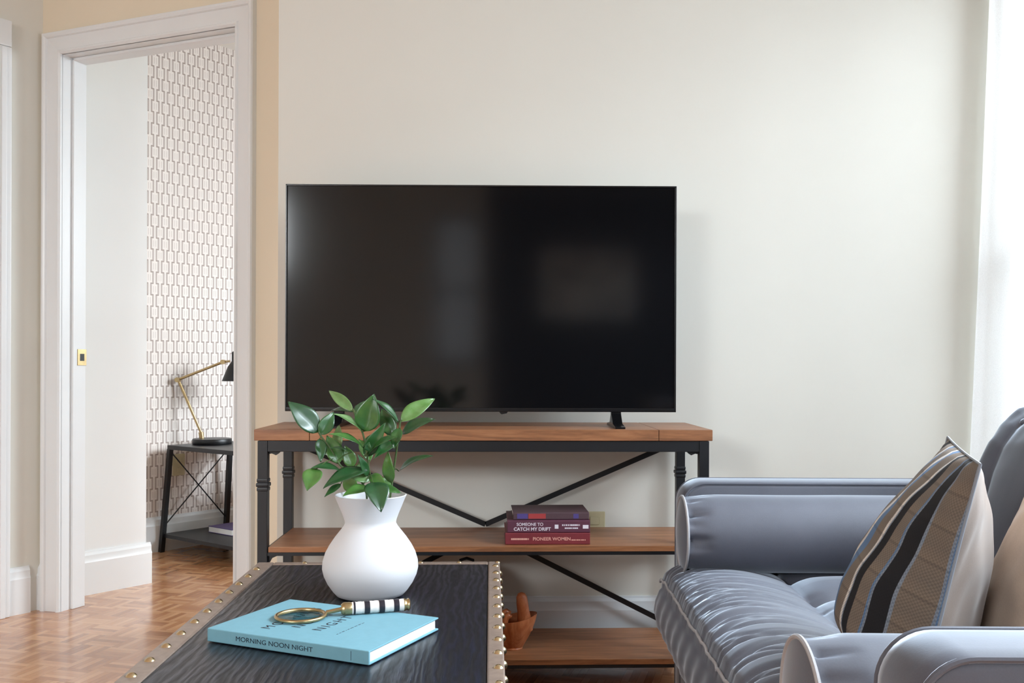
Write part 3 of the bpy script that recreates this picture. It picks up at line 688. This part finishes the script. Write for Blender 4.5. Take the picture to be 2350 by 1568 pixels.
dashes(b1, -w + 0.018, -w + 0.071, 0.0165, 0.0055, M['ltr2'], 1); dashes(b1, w - 0.056, w - 0.014, 0.0135, 0.003, M['ltr2'], 2)
b2, w = shelf_book('plum hardback with white lettering in the middle of the book stack', 0.052, 0.300, 2.836, 0.20, zs + 0.035, 0.036, (92, 48, 66))
text_part('spine_title', 'SOMEONE TO', 0.0128, M['ltr'], b2, sm_(-0.056, 0.0245), 0.0002, 0.00015, 0.98)
text_part('spine_title', 'CATCH MY DRIFT', 0.0138, M['ltr'], b2, sm_(-0.049, 0.0105), 0.0002, 0.0003, 1.0)
dashes(b2, 0.040, 0.094, 0.0225, 0.0045, M['ltr'], 5); dashes(b2, 0.048, 0.088, 0.0135, 0.004, M['ltr'], 6)
MB().box((0.018, -0.0024, 0.012), (0.029, -0.0018, 0.024)).build('spine_emblem', M['ltr'], b2, smooth=False)
MB().box((0.102, -0.0024, 0.012), (0.119, -0.0018, 0.023), 0.0002).build('spine_emblem', M['ltr'], b2, smooth=False)
b3, w = shelf_book('dark brown paperback on top of the book stack on the middle shelf', 0.070, 0.299, 2.852, 0.165, zs + 0.0715, 0.021, (82, 60, 66), math.radians(1.0))
MB().box((-w + 0.012, -0.0024, 0.003), (-w + 0.044, -0.0018, 0.018)).build('violet_panel', M['violet'], b3, smooth=False)
MB().box((-w + 0.046, -0.0024, 0.003), (-w + 0.098, -0.0018, 0.018)).build('red_panel', M['red'], b3, smooth=False)
MB().box((w - 0.048, -0.0024, 0.003), (w - 0.032, -0.0018, 0.017)).build('violet_panel', M['violet'], b3, smooth=False)

# ------------------------------------------------------------------ CARVED FIGURE AND BLACK BASKET ON THE BOTTOM SHELF
M['carved'] = wood('orange_carved_wood', srgb(128, 66, 34), srgb(172, 98, 58), srgb(206, 136, 92), (14, 14, 5), 0.35, 0.1, 1.0, 3)
fg = thing('carved_figure', 'orange-brown carved wooden hand ornament on the bottom shelf behind the trunk', 'ornament', (0.070, 2.93, 0.0905))
# palm cup: tapered elliptical bowl leaning back
def cup(u, v):
    a = 2 * PI * u; z = 0.005 + 0.078 * v; r = 0.030 + 0.026 * math.sin(v * PI / 2) + 0.004 * math.sin(3 * a) * v
    ht = 0.022 * v * (0.5 + 0.5 * math.cos(a))
    return (1.15 * r * math.cos(a) + 0.012 * v, r * math.sin(a), z + ht)
cm = MB().grid(cup, 36, 14)
def cupi(u, v):
    a = 2 * PI * u; x, y, z = cup(u, 1); k = 1 - v * 0.95
    return ((x - 0.012) * k * 0.98 + 0.012, y * k * 0.98, z - 0.035 * math.sin(v * PI / 2))
cm.grid(cupi, 36, 8); cm.lathe([(0.0, 0.0), (0.033, 0.0), (0.033, 0.004), (0.03, 0.006)], 30); cm.build('palm', M['carved'], fg, ang=60, weld=0.0004)
th = [Vector((0.040, -0.004, 0.055)), Vector((0.038, -0.006, 0.085)), Vector((0.034, -0.005, 0.115)), Vector((0.031, -0.004, 0.140)), Vector((0.029, -0.004, 0.158)), Vector((0.0285, -0.004, 0.168)), Vector((0.0285, -0.004, 0.1715))]
MB().tube(th, 0, 16, radii=[0.024, 0.022, 0.0185, 0.018, 0.0165, 0.011, 0.003]).build('thumb', M['carved'], fg, ang=80)
for k, (xx, yy, hh) in enumerate(((-0.012, -0.03, 0.112), (-0.02, -0.006, 0.118), (-0.016, 0.022, 0.112))):
    f_ = [Vector((xx * 1.9, yy, 0.05)), Vector((xx * 2.2, yy, 0.08)), Vector((xx * 1.8, yy, 0.098)), Vector((xx * 0.9, yy, hh - 0.006)), Vector((xx * 0.2, yy, hh - 0.01))]
    MB().tube(f_, 0, 12, radii=[0.013, 0.0125, 0.012, 0.010, 0.005]).build('finger', M['carved'], fg, ang=80)
M['blackweave'] = plain('black_woven_fibre', srgb(20, 20, 24), 0.7, var=0.3, sc=60, bump=0.4, bsc=180)
bs = thing('basket', 'round black basket on the bottom shelf half hidden behind the trunk', 'basket', (-0.072, 3.01, 0.0905))
MB().lathe([(0, 0), (0.075, 0), (0.092, 0.02), (0.102, 0.07), (0.103, 0.13), (0.099, 0.17), (0.101, 0.176), (0.096, 0.180), (0.094, 0.174), (0.096, 0.12), (0.09, 0.03), (0, 0.02)], 40).build('bowl', M['blackweave'], bs)
MB().lathe([(0.093, 0.176), (0.094, 0.181), (0.093, 0.190), (0.088, 0.206), (0.078, 0.221), (0.06, 0.2335), (0.035, 0.240), (0, 0.242)], 40).build('lid', M['blackweave'], bs)
hn = MB().tube([(-0.02, 0, 0.240), (-0.02, 0, 0.254), (0.0, 0, 0.260), (0.02, 0, 0.254), (0.02, 0, 0.240)], 0.005, 8); hn.build('lid_handle', M['blackweave'], bs)

# ------------------------------------------------------------------ SIDE TABLE AND LAMP IN THE BEDROOM
tb0 = onz(392, 1264, 0.0)  # back-left of the table top, projected to the floor beside the wall
base = p0 + uB * 0.062 + nB * 0.05
ZTB = 0.553
st = thing('side_table', 'black metal side table with crossed wire end beyond the doorway', 'side table'); st.matrix_world = frame(base, uB, nB, cZ)
W2, L2 = 0.385, 0.72
MB().box((0, 0, ZTB - 0.022), (W2, L2, ZTB), 0.002).build('tabletop', M['black'], st)
def lp(sx, sy, z):
    k = 1 - z / ZTB
    return ((-0.022 * k + 0.012) if sx == 0 else (W2 - 0.012 + 0.004 * k), (-0.045 * k + 0.012) if sy == 0 else (L2 - 0.012 + 0.03 * k), z)
for a_ in (0, 1):
    for b_ in (0, 1): MB().bar(lp(a_, b_, 0.0), lp(a_, b_, ZTB - 0.02), 0.024, 0.024, (0, 1, 0), 0.001).build('leg', M['black'], st)
zsf = 0.095; c4 = [lp(0, 0, zsf), lp(1, 0, zsf), lp(1, 1, zsf), lp(0, 1, zsf)]
MB().add([Vector(p) for p in c4] + [Vector(p) - Vector((0, 0, 0.018)) for p in c4], [[0, 1, 2, 3], [7, 6, 5, 4], [0, 4, 5, 1], [1, 5, 6, 2], [2, 6, 7, 3], [3, 7, 4, 0]]).build('shelf', M['black'], st, smooth=False)
MB().tube([lp(0, 0, 0.13), lp(1, 0, ZTB - 0.03)], 0.0035, 8).build('cross_wire', M['black'], st)
MB().tube([lp(0, 0, ZTB - 0.03), lp(1, 0, 0.13)], 0.0035, 8).build('cross_wire', M['black'], st)
# unseen bed added right of the doorway to shade the foot of the papered wall
bed_blocker = thing('bed_blocker', 'unseen low white block added to shade the papered bedroom wall', 'bed_blocker', (0.32, 5.52, 0), 0.0)
MB().box((-1.15, -0.75, 0.20), (1.0, 0.75, 0.34), 0.01).build('blocker_frame', M['console_wood'], bed_blocker)
for xx in (-1.1, 0.95):
    for yy in (-0.7, 0.7): MB().box((xx - 0.03, yy - 0.03, 0), (xx + 0.03, yy + 0.03, 0.2), 0.004).build('leg', M['black'], bed_blocker)
MB().box((-1.13, -0.73, 0.34), (0.98, 0.73, 0.56), 0.05, 4).build('blocker_mattress', M['trim'], bed_blocker)
MB().box((-1.15, -0.77, 0.46), (0.4, 0.77, 0.64), 0.06, 4).build('blocker_duvet', M['ceramic'], bed_blocker)
# book on its shelf
tp_ = st.matrix_world
sb = thing('book', 'small purple book lying on the low shelf of the metal side table', 'book')
wb = onz(533, 1222, zsf)
sb.matrix_world = frame((wb.x, wb.y, zsf + 0.0005), uB, -nB, cZ)
M['purple'] = plain('purple_paper_cover', srgb(92, 76, 128), 0.5)
k = MB(); k.box((-0.075, -0.10, 0), (0.075, 0.10, 0.003), 0.001); k.box((-0.075, -0.10, 0.029), (0.075, 0.10, 0.033), 0.001); k.box((0.073, -0.10, 0), (0.077, 0.1, 0.033), 0.0015); k.build('cover', M['purple'], sb)
MB().box((-0.073, -0.098, 0.003), (0.073, 0.098, 0.029)).build('pages', M['page'], sb, smooth=False)
# lamp
lc = onz(487, 1019, ZTB); lb = Vector((lc.x, lc.y, ZTB + 0.0005)); Yl = lb.y
lm = thing('desk_lamp', 'brass desk lamp with jointed arm and black shade on the metal side table', 'lamp', lb)
def LP(px, py, Y=None): return onY(px, py, Y or Yl) - lb
MB().lathe([(0, 0), (0.098, 0), (0.1, 0.003), (0.1, 0.024), (0.097, 0.028), (0.03, 0.030), (0, 0.030)], 40).build('base', M['black'], lm)
f0 = LP(463, 1010); f1 = LP(461, 992); f2 = LP(409, 872); f3 = LP(513, 831)
f0.z = 0.028
MB().tube([f0, f1], 0.013, 12).build('stem_socket', M['brass'], lm)
MB().tube([f1, f2], 0.0075, 10).build('lower_arm', M['brass'], lm)
MB().tube([f2 + Vector((0, -0.008, 0)), f3 + Vector((0, -0.008, 0))], 0.007, 10).build('upper_arm', M['brass'], lm)
MB().tube([f2 + Vector((0, 0.016, 0)), f2 + Vector((0, -0.022, 0))], 0.013, 14).build('joint', M['brass'], lm)
MB().tube([f3 + Vector((0, 0.016, 0)), f3 + Vector((0, -0.022, 0))], 0.012, 14).build('joint', M['brass'], lm)
f4 = LP(528, 829)
MB().tube([f3, f4], 0.006, 10).build('shade_mount', M['brass'], lm)
sh0 = LP(545, 875); sh1 = LP(541, 810); axs = Vector((0, 0, 1))
shd = MB(); 
prof = [(0.078, 0), (0.0795, 0.0), (0.050, 0.075), (0.034, 0.098), (0.030, 0.105), (0.030, 0.150), (0.024, 0.156), (0, 0.157)]
prof_in = [(0.076, 0.0), (0.047, 0.074), (0.028, 0.1), (0, 0.102)]
shd.lathe(prof_in[::-1] + prof, 36, Matrix.Translation(sh0)); shd.build('lamp_shade', M['black'], lm)
M['bulb'] = plain('frosted_bulb', srgb(240, 236, 226), 0.3)
MB().lathe([(0, 0.02), (0.015, 0.024), (0.024, 0.04), (0.022, 0.058), (0.013, 0.08), (0.013, 0.1)], 20, Matrix.Translation(sh0)).build('bulb', M['bulb'], lm)

# ------------------------------------------------------------------ SOFA
TH_S = math.radians(2.5)
sof = thing('sofa', 'grey-blue velvet sofa with gathered seat cushion and low arms', 'sofa', (0.397, 0.950, 0), -TH_S)
SL = 1.615; AW = 0.118; ZA = 0.656; SD = 0.95; AX = 0.034
def arm_profile(inset=0.0, r=0.062, n=10, z0=0.10):
    x0 = AX + inset; zt = ZA - inset; r -= inset * 0.5
    P = [(x0, z0)]
    for i in range(n + 1):
        a = PI - (PI / 2) * i / n; P.append((x0 + r + r * math.cos(a), zt - r + r * math.sin(a)))
    P.append((SD, zt)); return P
def arm(y0, y1, nm):
    m = MB(); rows = [(y0, 0.014), (y0 + 0.003, 0.006), (y0 + 0.010, 0.001), (y0 + 0.03, -0.002), ((y0 + y1) / 2, -0.003), (y1 - 0.03, -0.002), (y1 - 0.010, 0.001), (y1 - 0.003, 0.006), (y1, 0.014)]
    prs = [arm_profile(i) for _, i in rows]; n = len(prs[0]); vs = []; fs = []
    for (y, i), P in zip(rows, prs): vs += [(x, y, z) for x, z in P] + [(SD, y, 0.10)]
    n += 1
    for j in range(len(rows) - 1):
        for i in range(n): fs.append([j * n + i, j * n + (i + 1) % n, (j + 1) * n + (i + 1) % n, (j + 1) * n + i])
    fs.append(list(range(n))); fs.append([(len(rows) - 1) * n + i for i in range(n)])
    a_ = m.add(vs, fs).build('arm', M['velvet'], sof, ang=50)
    for yy in (y0 + 0.004, y1 - 0.004):
        P = arm_profile(0.003); MB().tube([(x, yy, z) for x, z in P], 0.0042, 8).build('piping', M['velvet'], a_)
    return a_
arm(0.0, AW, 'near'); arm(SL - AW, SL, 'far')
MB().box((0.03, AW + 0.001, 0.10), (0.93, SL - AW - 0.001, 0.262), 0.012).build('base_frame', M['velvet'], sof)
for xx in (0.06, 0.86):
    for yy in (0.06, SL - 0.06): MB().lathe([(0.013, 0), (0.022, 0.10)], 16, Matrix.Translation((xx, yy, 0))).build('leg', M['blk_gloss'], sof)
# seat cushion
SY0, SY1 = AW + 0.004, SL - AW - 0.004
rw = random.Random(11); wr_ = []
for i in range(120):
    yc = rw.uniform(SY0, SY1); wr_.append((yc, rw.uniform(0.0035, 0.008), rw.uniform(0.0025, 0.007), rw.uniform(0.05, 0.28), rw.uniform(-0.5, 0.9)))
long_ = [(SY1 - 0.07, 0.5), (SY1 - 0.2, 0.6), (SY1 - 0.33, 0.35), (SY1 - 0.47, 0.5), (SY1 - 0.60, 0.4), (SY1 - 0.75, 0.5), (SY1 - 0.92, 0.5)]
for yc, sl0 in long_: wr_.append((yc, 0.008, 0.010, 0.33, sl0))
XV = 0.262
chn = [SY1 - 0.135 - 0.205 * k for k in range(7)]
def seat_z(x, y):
    # x from -0.02 (piping) to 0.9
    edge = min(1.0, max(0.0, (SY1 - y) / 0.11)) ; edge2 = min(1.0, max(0.0, (y - SY0) / 0.11))
    e = (math.sin(edge * PI / 2) * math.sin(edge2 * PI / 2)) ** 0.5
    z = 0.398 + 0.020 * e
    if x < XV:
        s = (x + 0.02) / (XV + 0.02); z += 0.052 * math.sin(PI * min(1, s) ** 0.62) ** 0.75 * (0.55 + 0.45 * e)
        z += 0.012 * s
    else:
        s = (x - XV); dmin = min(abs(y - c) for c in chn)
        puff = 0.034 * (1 - math.exp(-dmin / 0.032)) * (1 - math.exp(-s / 0.035))
        z += 0.012 + puff * (0.5 + 0.5 * e)
        dd = 0.016 * math.exp(-((s) / 0.03) ** 2) * sum(math.exp(-((y - c) / 0.03) ** 2) for c in chn); z -= dd
    for (yc, w_, d_, ln, sl_) in wr_:
        if x > ln + 0.06: continue
        yl = yc + 0.10 * sl_ * x + 0.05 * math.sin(x * 9) * sl_
        q_ = (y - yl) / w_
        if abs(q_) > 3.2: continue
        fall = max(0.0, 1 - max(0, x + 0.02) / ln); fall = fall ** 0.7
        z -= d_ * math.exp(-q_ * q_) * fall * min(1, (x + 0.03) / 0.03)
    z += 0.004 * noise.noise(Vector((x * 7, y * 7, 1.3)))
    return z
NX, NY = 120, 300
sc_ = MB()
def seat_top(u, v):
    x = -0.02 + 0.80 * u; y = SY0 + (SY1 - SY0) * v
    return (x + (0.0012 * math.sin(y * 60) if u < 0.01 else 0), y, seat_z(x, y))
sc_.grid(seat_top, NX, NY)
fw = [(-0.020, 0.396), (-0.030, 0.385), (-0.040, 0.36), (-0.044, 0.335), (-0.038, 0.305), (-0.020, 0.278), (0.005, 0.264), (0.05, 0.262)]
def seat_front(u, v):
    k = u * (len(fw) - 1); i = min(int(k), len(fw) - 2); f_ = k - i; x = fw[i][0] * (1 - f_) + fw[i + 1][0] * f_; z = fw[i][1] * (1 - f_) + fw[i + 1][1] * f_
    y = SY0 + (SY1 - SY0) * v; ed = min(v, 1 - v); x += 0.02 * max(0, 1 - ed / 0.03) ** 2
    if u == 0: return seat_top(0, v)
    return (x + 0.0025 * math.sin(y * 70 + 3 * z) * math.sin(u * PI), y, z)
sc_.grid(seat_front, 21, NY, flip=True)
for vv in (0.0, 1.0):
    P = [seat_front(i / 21, vv) for i in range(22)][::-1] + [seat_top(i / NX, vv) for i in range(NX + 1)] + [(0.78, SY0 if vv == 0 else SY1, 0.262)]
    sc_.add(P, [list(range(len(P)))])
seat = sc_.build('seat_cushion', M['velvet'], sof, ang=75, weld=0.0003)
pp = MB().tube([Vector(seat_top(0, v / 160)) + Vector((-0.003, 0, 0.001)) for v in range(161)], 0.0032, 8); pp.build('piping', M['piping'], seat)['label'] = 'silver-grey piping along the seat edge'
# backrest
bpz = [(0.665, 0.38), (0.690, 0.46), (0.730, 0.58), (0.775, 0.71), (0.805, 0.775), (0.840, 0.822), (0.880, 0.855), (0.925, 0.868), (0.97, 0.858), (1.0, 0.825), (1.005, 0.78), (0.97, 0.6), (0.93, 0.36), (0.92, 0.14)]
bch = [SY0 + 0.10 + 0.235 * k for k in range(6)]
def back(u, v):
    k = u * (len(bpz) - 1); i = min(int(k), len(bpz) - 2); f_ = k - i
    x = bpz[i][0] * (1 - f_) + bpz[i + 1][0] * f_; z = bpz[i][1] * (1 - f_) + bpz[i + 1][1] * f_
    y = SY0 + (SY1 - SY0) * v; dmin = min(abs(y - c) for c in bch)
    ed = min(v, 1 - v) * (SY1 - SY0); rnd = max(0, 1 - ed / 0.05) ** 2
    fr = 1 if u < 0.75 else 0
    n_ = 0.020 * math.exp(-dmin / 0.03) * fr + 0.03 * rnd + 0.006 * noise.noise(Vector((u * 9, y * 9, 4.1))) + 0.004 * math.sin(y * 95 + u * 22) * max(0, 1 - abs(u - 0.5) * 5)
    cx, cz = 0.86, 0.58
    d = Vector((x - cx, 0, z - cz)).normalized()
    return (x - d.x * n_ - (0.0 if u else 0), y, z - d.z * n_)
bm_ = MB().grid(back, 78, 160)
for vv in (0.0, 1.0):
    P = [back(i / 78, vv) for i in range(79)]; bm_.add(P, [list(range(79))])
bo = bm_.build('backrest', M['velvet'], sof, ang=70, weld=0.0003)
bt_ = MB().lathe([(0.012, -0.003), (0.011, 0.003), (0.006, 0.006), (0, 0.007)], 16)
for c in bch:
    bb_ = MB().lathe([(0.012, -0.003), (0.011, 0.003), (0.006, 0.006), (0, 0.007)], 14, frame((0.862, c, 0.822), (0, 1, 0), (0.8, 0, 0.6), (-0.6, 0, 0.8))); bb_.build('tuft_button', M['velvet'], bo)

# bolsters
def bolster(label, x0, x1, yc, zc, r, seed, rz=-TH_S, sq=0.94):
    b_ = thing('bolster_cushion', label, 'cushion', (0, 0, 0), 0, 'round bolsters beside the sofa arms')
    b_.matrix_world = Matrix.Translation(sof.location) @ Matrix.Rotation(rz, 4, 'Z') @ Matrix.Translation((x0, yc, zc))
    L = x1 - x0; rb = random.Random(seed)
    gs = [(rb.uniform(0, 2 * PI), rb.uniform(0.05, 0.11), rb.uniform(0.03, 0.09), rb.uniform(0.005, 0.012)) for _ in range(44)]
    def side(u, v):
        a = 2 * PI * u; x = L * v; e = min(v, 1 - v) * L
        rr_ = r * (0.955 + 0.045 * min(1, e / 0.06)) * (1 + 0.012 * noise.noise(Vector((math.cos(a) * 1.4, math.sin(a) * 1.4, x * 5))))
        for (ga, gw, gl, gd) in gs:
            dd = (a - ga + PI) % (2 * PI) - PI
            if abs(dd) < 3 * gw and e < gl: rr_ -= gd * math.exp(-(dd / gw) ** 2) * (1 - e / gl) * min(1, e / 0.006)
        zz = rr_ * math.sin(a)
        if zz < -r * sq: zz = -r * sq
        return (x, rr_ * math.cos(a), zz)
    m = MB().grid(side, 120, 70); o = m.build('cover', M['velvet'], b_, ang=70, weld=0.0002)
    for v0, sg in ((0.0, -1), (1.0, 1)):
        def cap(u, v):
            p = Vector(side(u, v0)); k = 1 - v; return (p.x + sg * 0.012 * (1 - k * k), p.y * k, p.z * k)
        MB().grid(cap, 60, 8, flip=(sg < 0)).build('end_panel', M['velvet'], b_, ang=80, weld=0.0002)
        MB().tube([Vector(side(i / 60, v0)) * 1.0 for i in range(60)], 0.0035, 7, closed=True).build('piping', M['piping'], b_)
    return b_
bolster('grey velvet bolster lying against the far sofa arm', 0.020, 0.655, SL - AW - 0.098, 0.541, 0.096, 1)
bolster('grey velvet bolster against the near sofa arm at the bottom edge', -0.022, 0.53, AW + 0.090, 0.523, 0.096, 2)

# ------------------------------------------------------------------ PILLOWS
def pillow(label, A, B, Cc, T, mats, seed, stripes=True, grp='throw pillows leaning on the sofa back', bulge=(1, 1)):
    A = Vector(A); B = Vector(B); Cc = Vector(Cc); e1_ = B - A; W = e1_.length; e1_.normalize()
    e2_ = (Cc - A); e2_ = e2_ - e1_ * e2_.dot(e1_); Hh = e2_.length; e2_.normalize(); e3 = e1_.cross(e2_).normalized()
    cen = A + e1_ * W / 2 + e2_ * Hh / 2
    p_ = thing('throw_pillow', label, 'cushion', (0, 0, 0), 0, grp); p_.matrix_world = frame(cen, e1_, e2_, e3)
    def surf(sg, T_):
        def fn(u, v):
            s = 2 * u - 1; q_ = 2 * v - 1
            ea = 1 - 0.045 * (1 - q_ * q_) ; eb = 1 - 0.015 * (1 - s * s)
            th = T_ * (max(0, 1 - s * s) ** 0.95) * (max(0, 1 - abs(q_) ** (2.2 if q_ < 0 else 4.0)) ** 0.6) * ((1.0 + 0.5 * q_) / 1.25 if sg > 0 else (1.0 + 0.1 * q_))
            edge = (1 - max(abs(s), abs(q_)))
            th += 0.007 * noise.noise(Vector((s * 3.1 + seed, q_ * 3.1, sg * 2))) * min(1, edge * 4) + 0.004 * math.sin(s * 21 + q_ * 9) * max(0, 1 - edge * 5) * min(1, edge * 12)
            return (W / 2 * s * ea, Hh / 2 * q_ * eb, sg * max(0, th))
        return fn
    for sg, nm, mt, bl in ((1, 'front_panel', mats[0], bulge[0]), (-1, 'back_panel', mats[1], bulge[1])):
        N = 56; m = MB().grid(surf(sg, T * bl), N, N, flip=(sg < 0)); o = m.build(nm, mt, p_, ang=180, weld=-1)
        ul = o.data.uv_layers.new(name='UVMap')
        for lp_ in o.data.loops:
            i = lp_.vertex_index; ul.data[lp_.index].uv = ((i % (N + 1)) / N, (i // (N + 1)) / N)
    f_ = surf(1, 0); pts = []
    K = 30
    pts += [f_(i / K, 0) for i in range(K)] + [f_(1, i / K) for i in range(K)] + [f_(1 - i / K, 1) for i in range(K)] + [f_(0, 1 - i / K) for i in range(K)]
    MB().tube(pts, 0.0022, 6, closed=True).build('piping', mats[2], p_)
    return p_
M['bluepipe'] = plain('blue_grey_cord', srgb(140, 146, 154), 0.7)
PA = onY(2250, 1066, 1.25); PB = onY(2175, 1003, 1.76); PC = onY(2160, 1452, 1.245)
dC = (PC - PA).normalized(); PCb = PA + dC * ((PA.z - 0.452) / -dC.z)
pillow('throw pillow with black, blue and taupe stripes on the sofa seat', PA, PB, PCb, 0.138, (M['stripe'], M['pillow_back'], M['bluepipe']), 3, bulge=(1, 0.56))
eP = (PB - PA).normalized(); nP = Vector((eP.y, -eP.x, 0)).normalized() * 0.150
PA2 = PA + nP + eP * 0.065 + Vector((0, 0, -0.03)); PB2 = PB + nP + Vector((0, 0, -0.03)); PC2 = PCb + nP + eP * 0.065
pillow('plain pale beige pillow behind the striped pillow at the right edge', PA2, PB2, PC2, 0.078, (M['beige_cloth'], M['beige_cloth'], M['beige_cloth']), 5, bulge=(0.85, 0.8))

# ------------------------------------------------------------------ FRAMED PICTURE ON THE WALL BEHIND THE VIEWER (seen in the screen)
pcx = thing('framed_picture', 'framed pale picture reflected in the television screen', 'picture', (0.62, -2.795, 1.74))
fm = MB(); fm.box((-0.43, 0, -0.31), (0.43, 0.025, -0.28)); fm.box((-0.43, 0, 0.28), (0.43, 0.025, 0.31)); fm.box((-0.43, 0, -0.31), (-0.40, 0.025, 0.31)); fm.box((0.40, 0, -0.31), (0.43, 0.025, 0.31))
fm.build('frame', M['trim'], pcx, smooth=False)
t = NT('pale_abstract_print'); nn = t.noise(t.map(t.obj(), (3, 1, 4)), 1.6, 3); t.base(t.ramp(nn, [(0.35, srgb(120, 116, 112)), (0.55, srgb(226, 222, 214))])); t.set(Roughness=0.6)
MB().box((-0.40, 0.004, -0.28), (0.40, 0.012, 0.28)).build('print', t.m, pcx, smooth=False)

# ------------------------------------------------------------------ LIGHT
def area(name, loc, rot, sx, sy, energy, col):
    l = bpy.data.lights.new(name, 'AREA'); l.shape = 'RECTANGLE'; l.size = sx; l.size_y = sy; l.energy = energy; l.color = col
    o = bpy.data.objects.new(name, l); COL.objects.link(o); o.location = loc; o.rotation_euler = rot; return o
# daylight through the living room and bedroom windows, then two added fill lights
def aim(loc, tgt):
    return (Vector(tgt) - Vector(loc)).to_track_quat('-Z', 'Y').to_euler()
area('daylight_living_window', (3.9, 1.8, 4.0), aim((3.9, 1.8, 4.0), (0.3, 2.0, 0.6)), 3.8, 2.4, 1000, (0.82, 0.91, 1.0))
area('daylight_bedroom_window', (3.9, 4.1, 2.6), aim((3.9, 4.1, 2.6), (-1.4, 4.9, 1.0)), 2.2, 1.8, 460, (0.90, 0.95, 1.0))
area('added_fill_rear_right', (3.9, -2.2, 3.0), aim((3.9, -2.2, 3.0), (-0.6, 1.2, 0.6)), 2.4, 2.0, 160, (0.86, 0.93, 1.0))  # added fill, sent in through the unseen rear opening
area('added_fill_front_left', (-3.6, -4.6, 3.0), aim((-3.6, -4.6, 3.0), (-0.2, 2.4, 0.5)), 2.2, 1.8, 640, (0.97, 0.98, 1.0))  # added fill from the front left, behind the viewer
wd_ = bpy.data.worlds.new('daylight_sky'); SC.world = wd_; wd_.use_nodes = True
bg = wd_.node_tree.nodes['Background']; bg.inputs[0].default_value = (0.85, 0.92, 1.0, 1); bg.inputs[1].default_value = 2.6

# ------------------------------------------------------------------ CAMERA AND VIEW
cd = bpy.data.cameras.new('camera'); cam = bpy.data.objects.new('camera', cd); COL.objects.link(cam); SC.camera = cam
cd.sensor_width = 36; cd.lens = 36 * F / 2350; cd.shift_x = -(PX - 1175) / 2350; cd.shift_y = (PY - 784) / 2350; cd.clip_start = 0.02
Rm = Matrix(((RT.x, UP.x, -cF.x), (RT.y, UP.y, -cF.y), (RT.z, UP.z, -cF.z)))
cam.matrix_world = Matrix.Translation(CAM) @ Rm.to_4x4()
SC.view_settings.view_transform = 'Standard'; SC.view_settings.look = 'None'; SC.view_settings.exposure = 0.0; SC.view_settings.gamma = 1.0; SC.view_settings.use_curve_mapping = False
SC.cycles.use_denoising = True; SC.cycles.max_bounces = 10; SC.cycles.diffuse_bounces = 6; SC.cycles.transparent_max_bounces = 12
SC.cycles.sample_clamp_indirect = 6.0; SC.cycles.caustics_reflective = False; SC.cycles.caustics_refractive = False
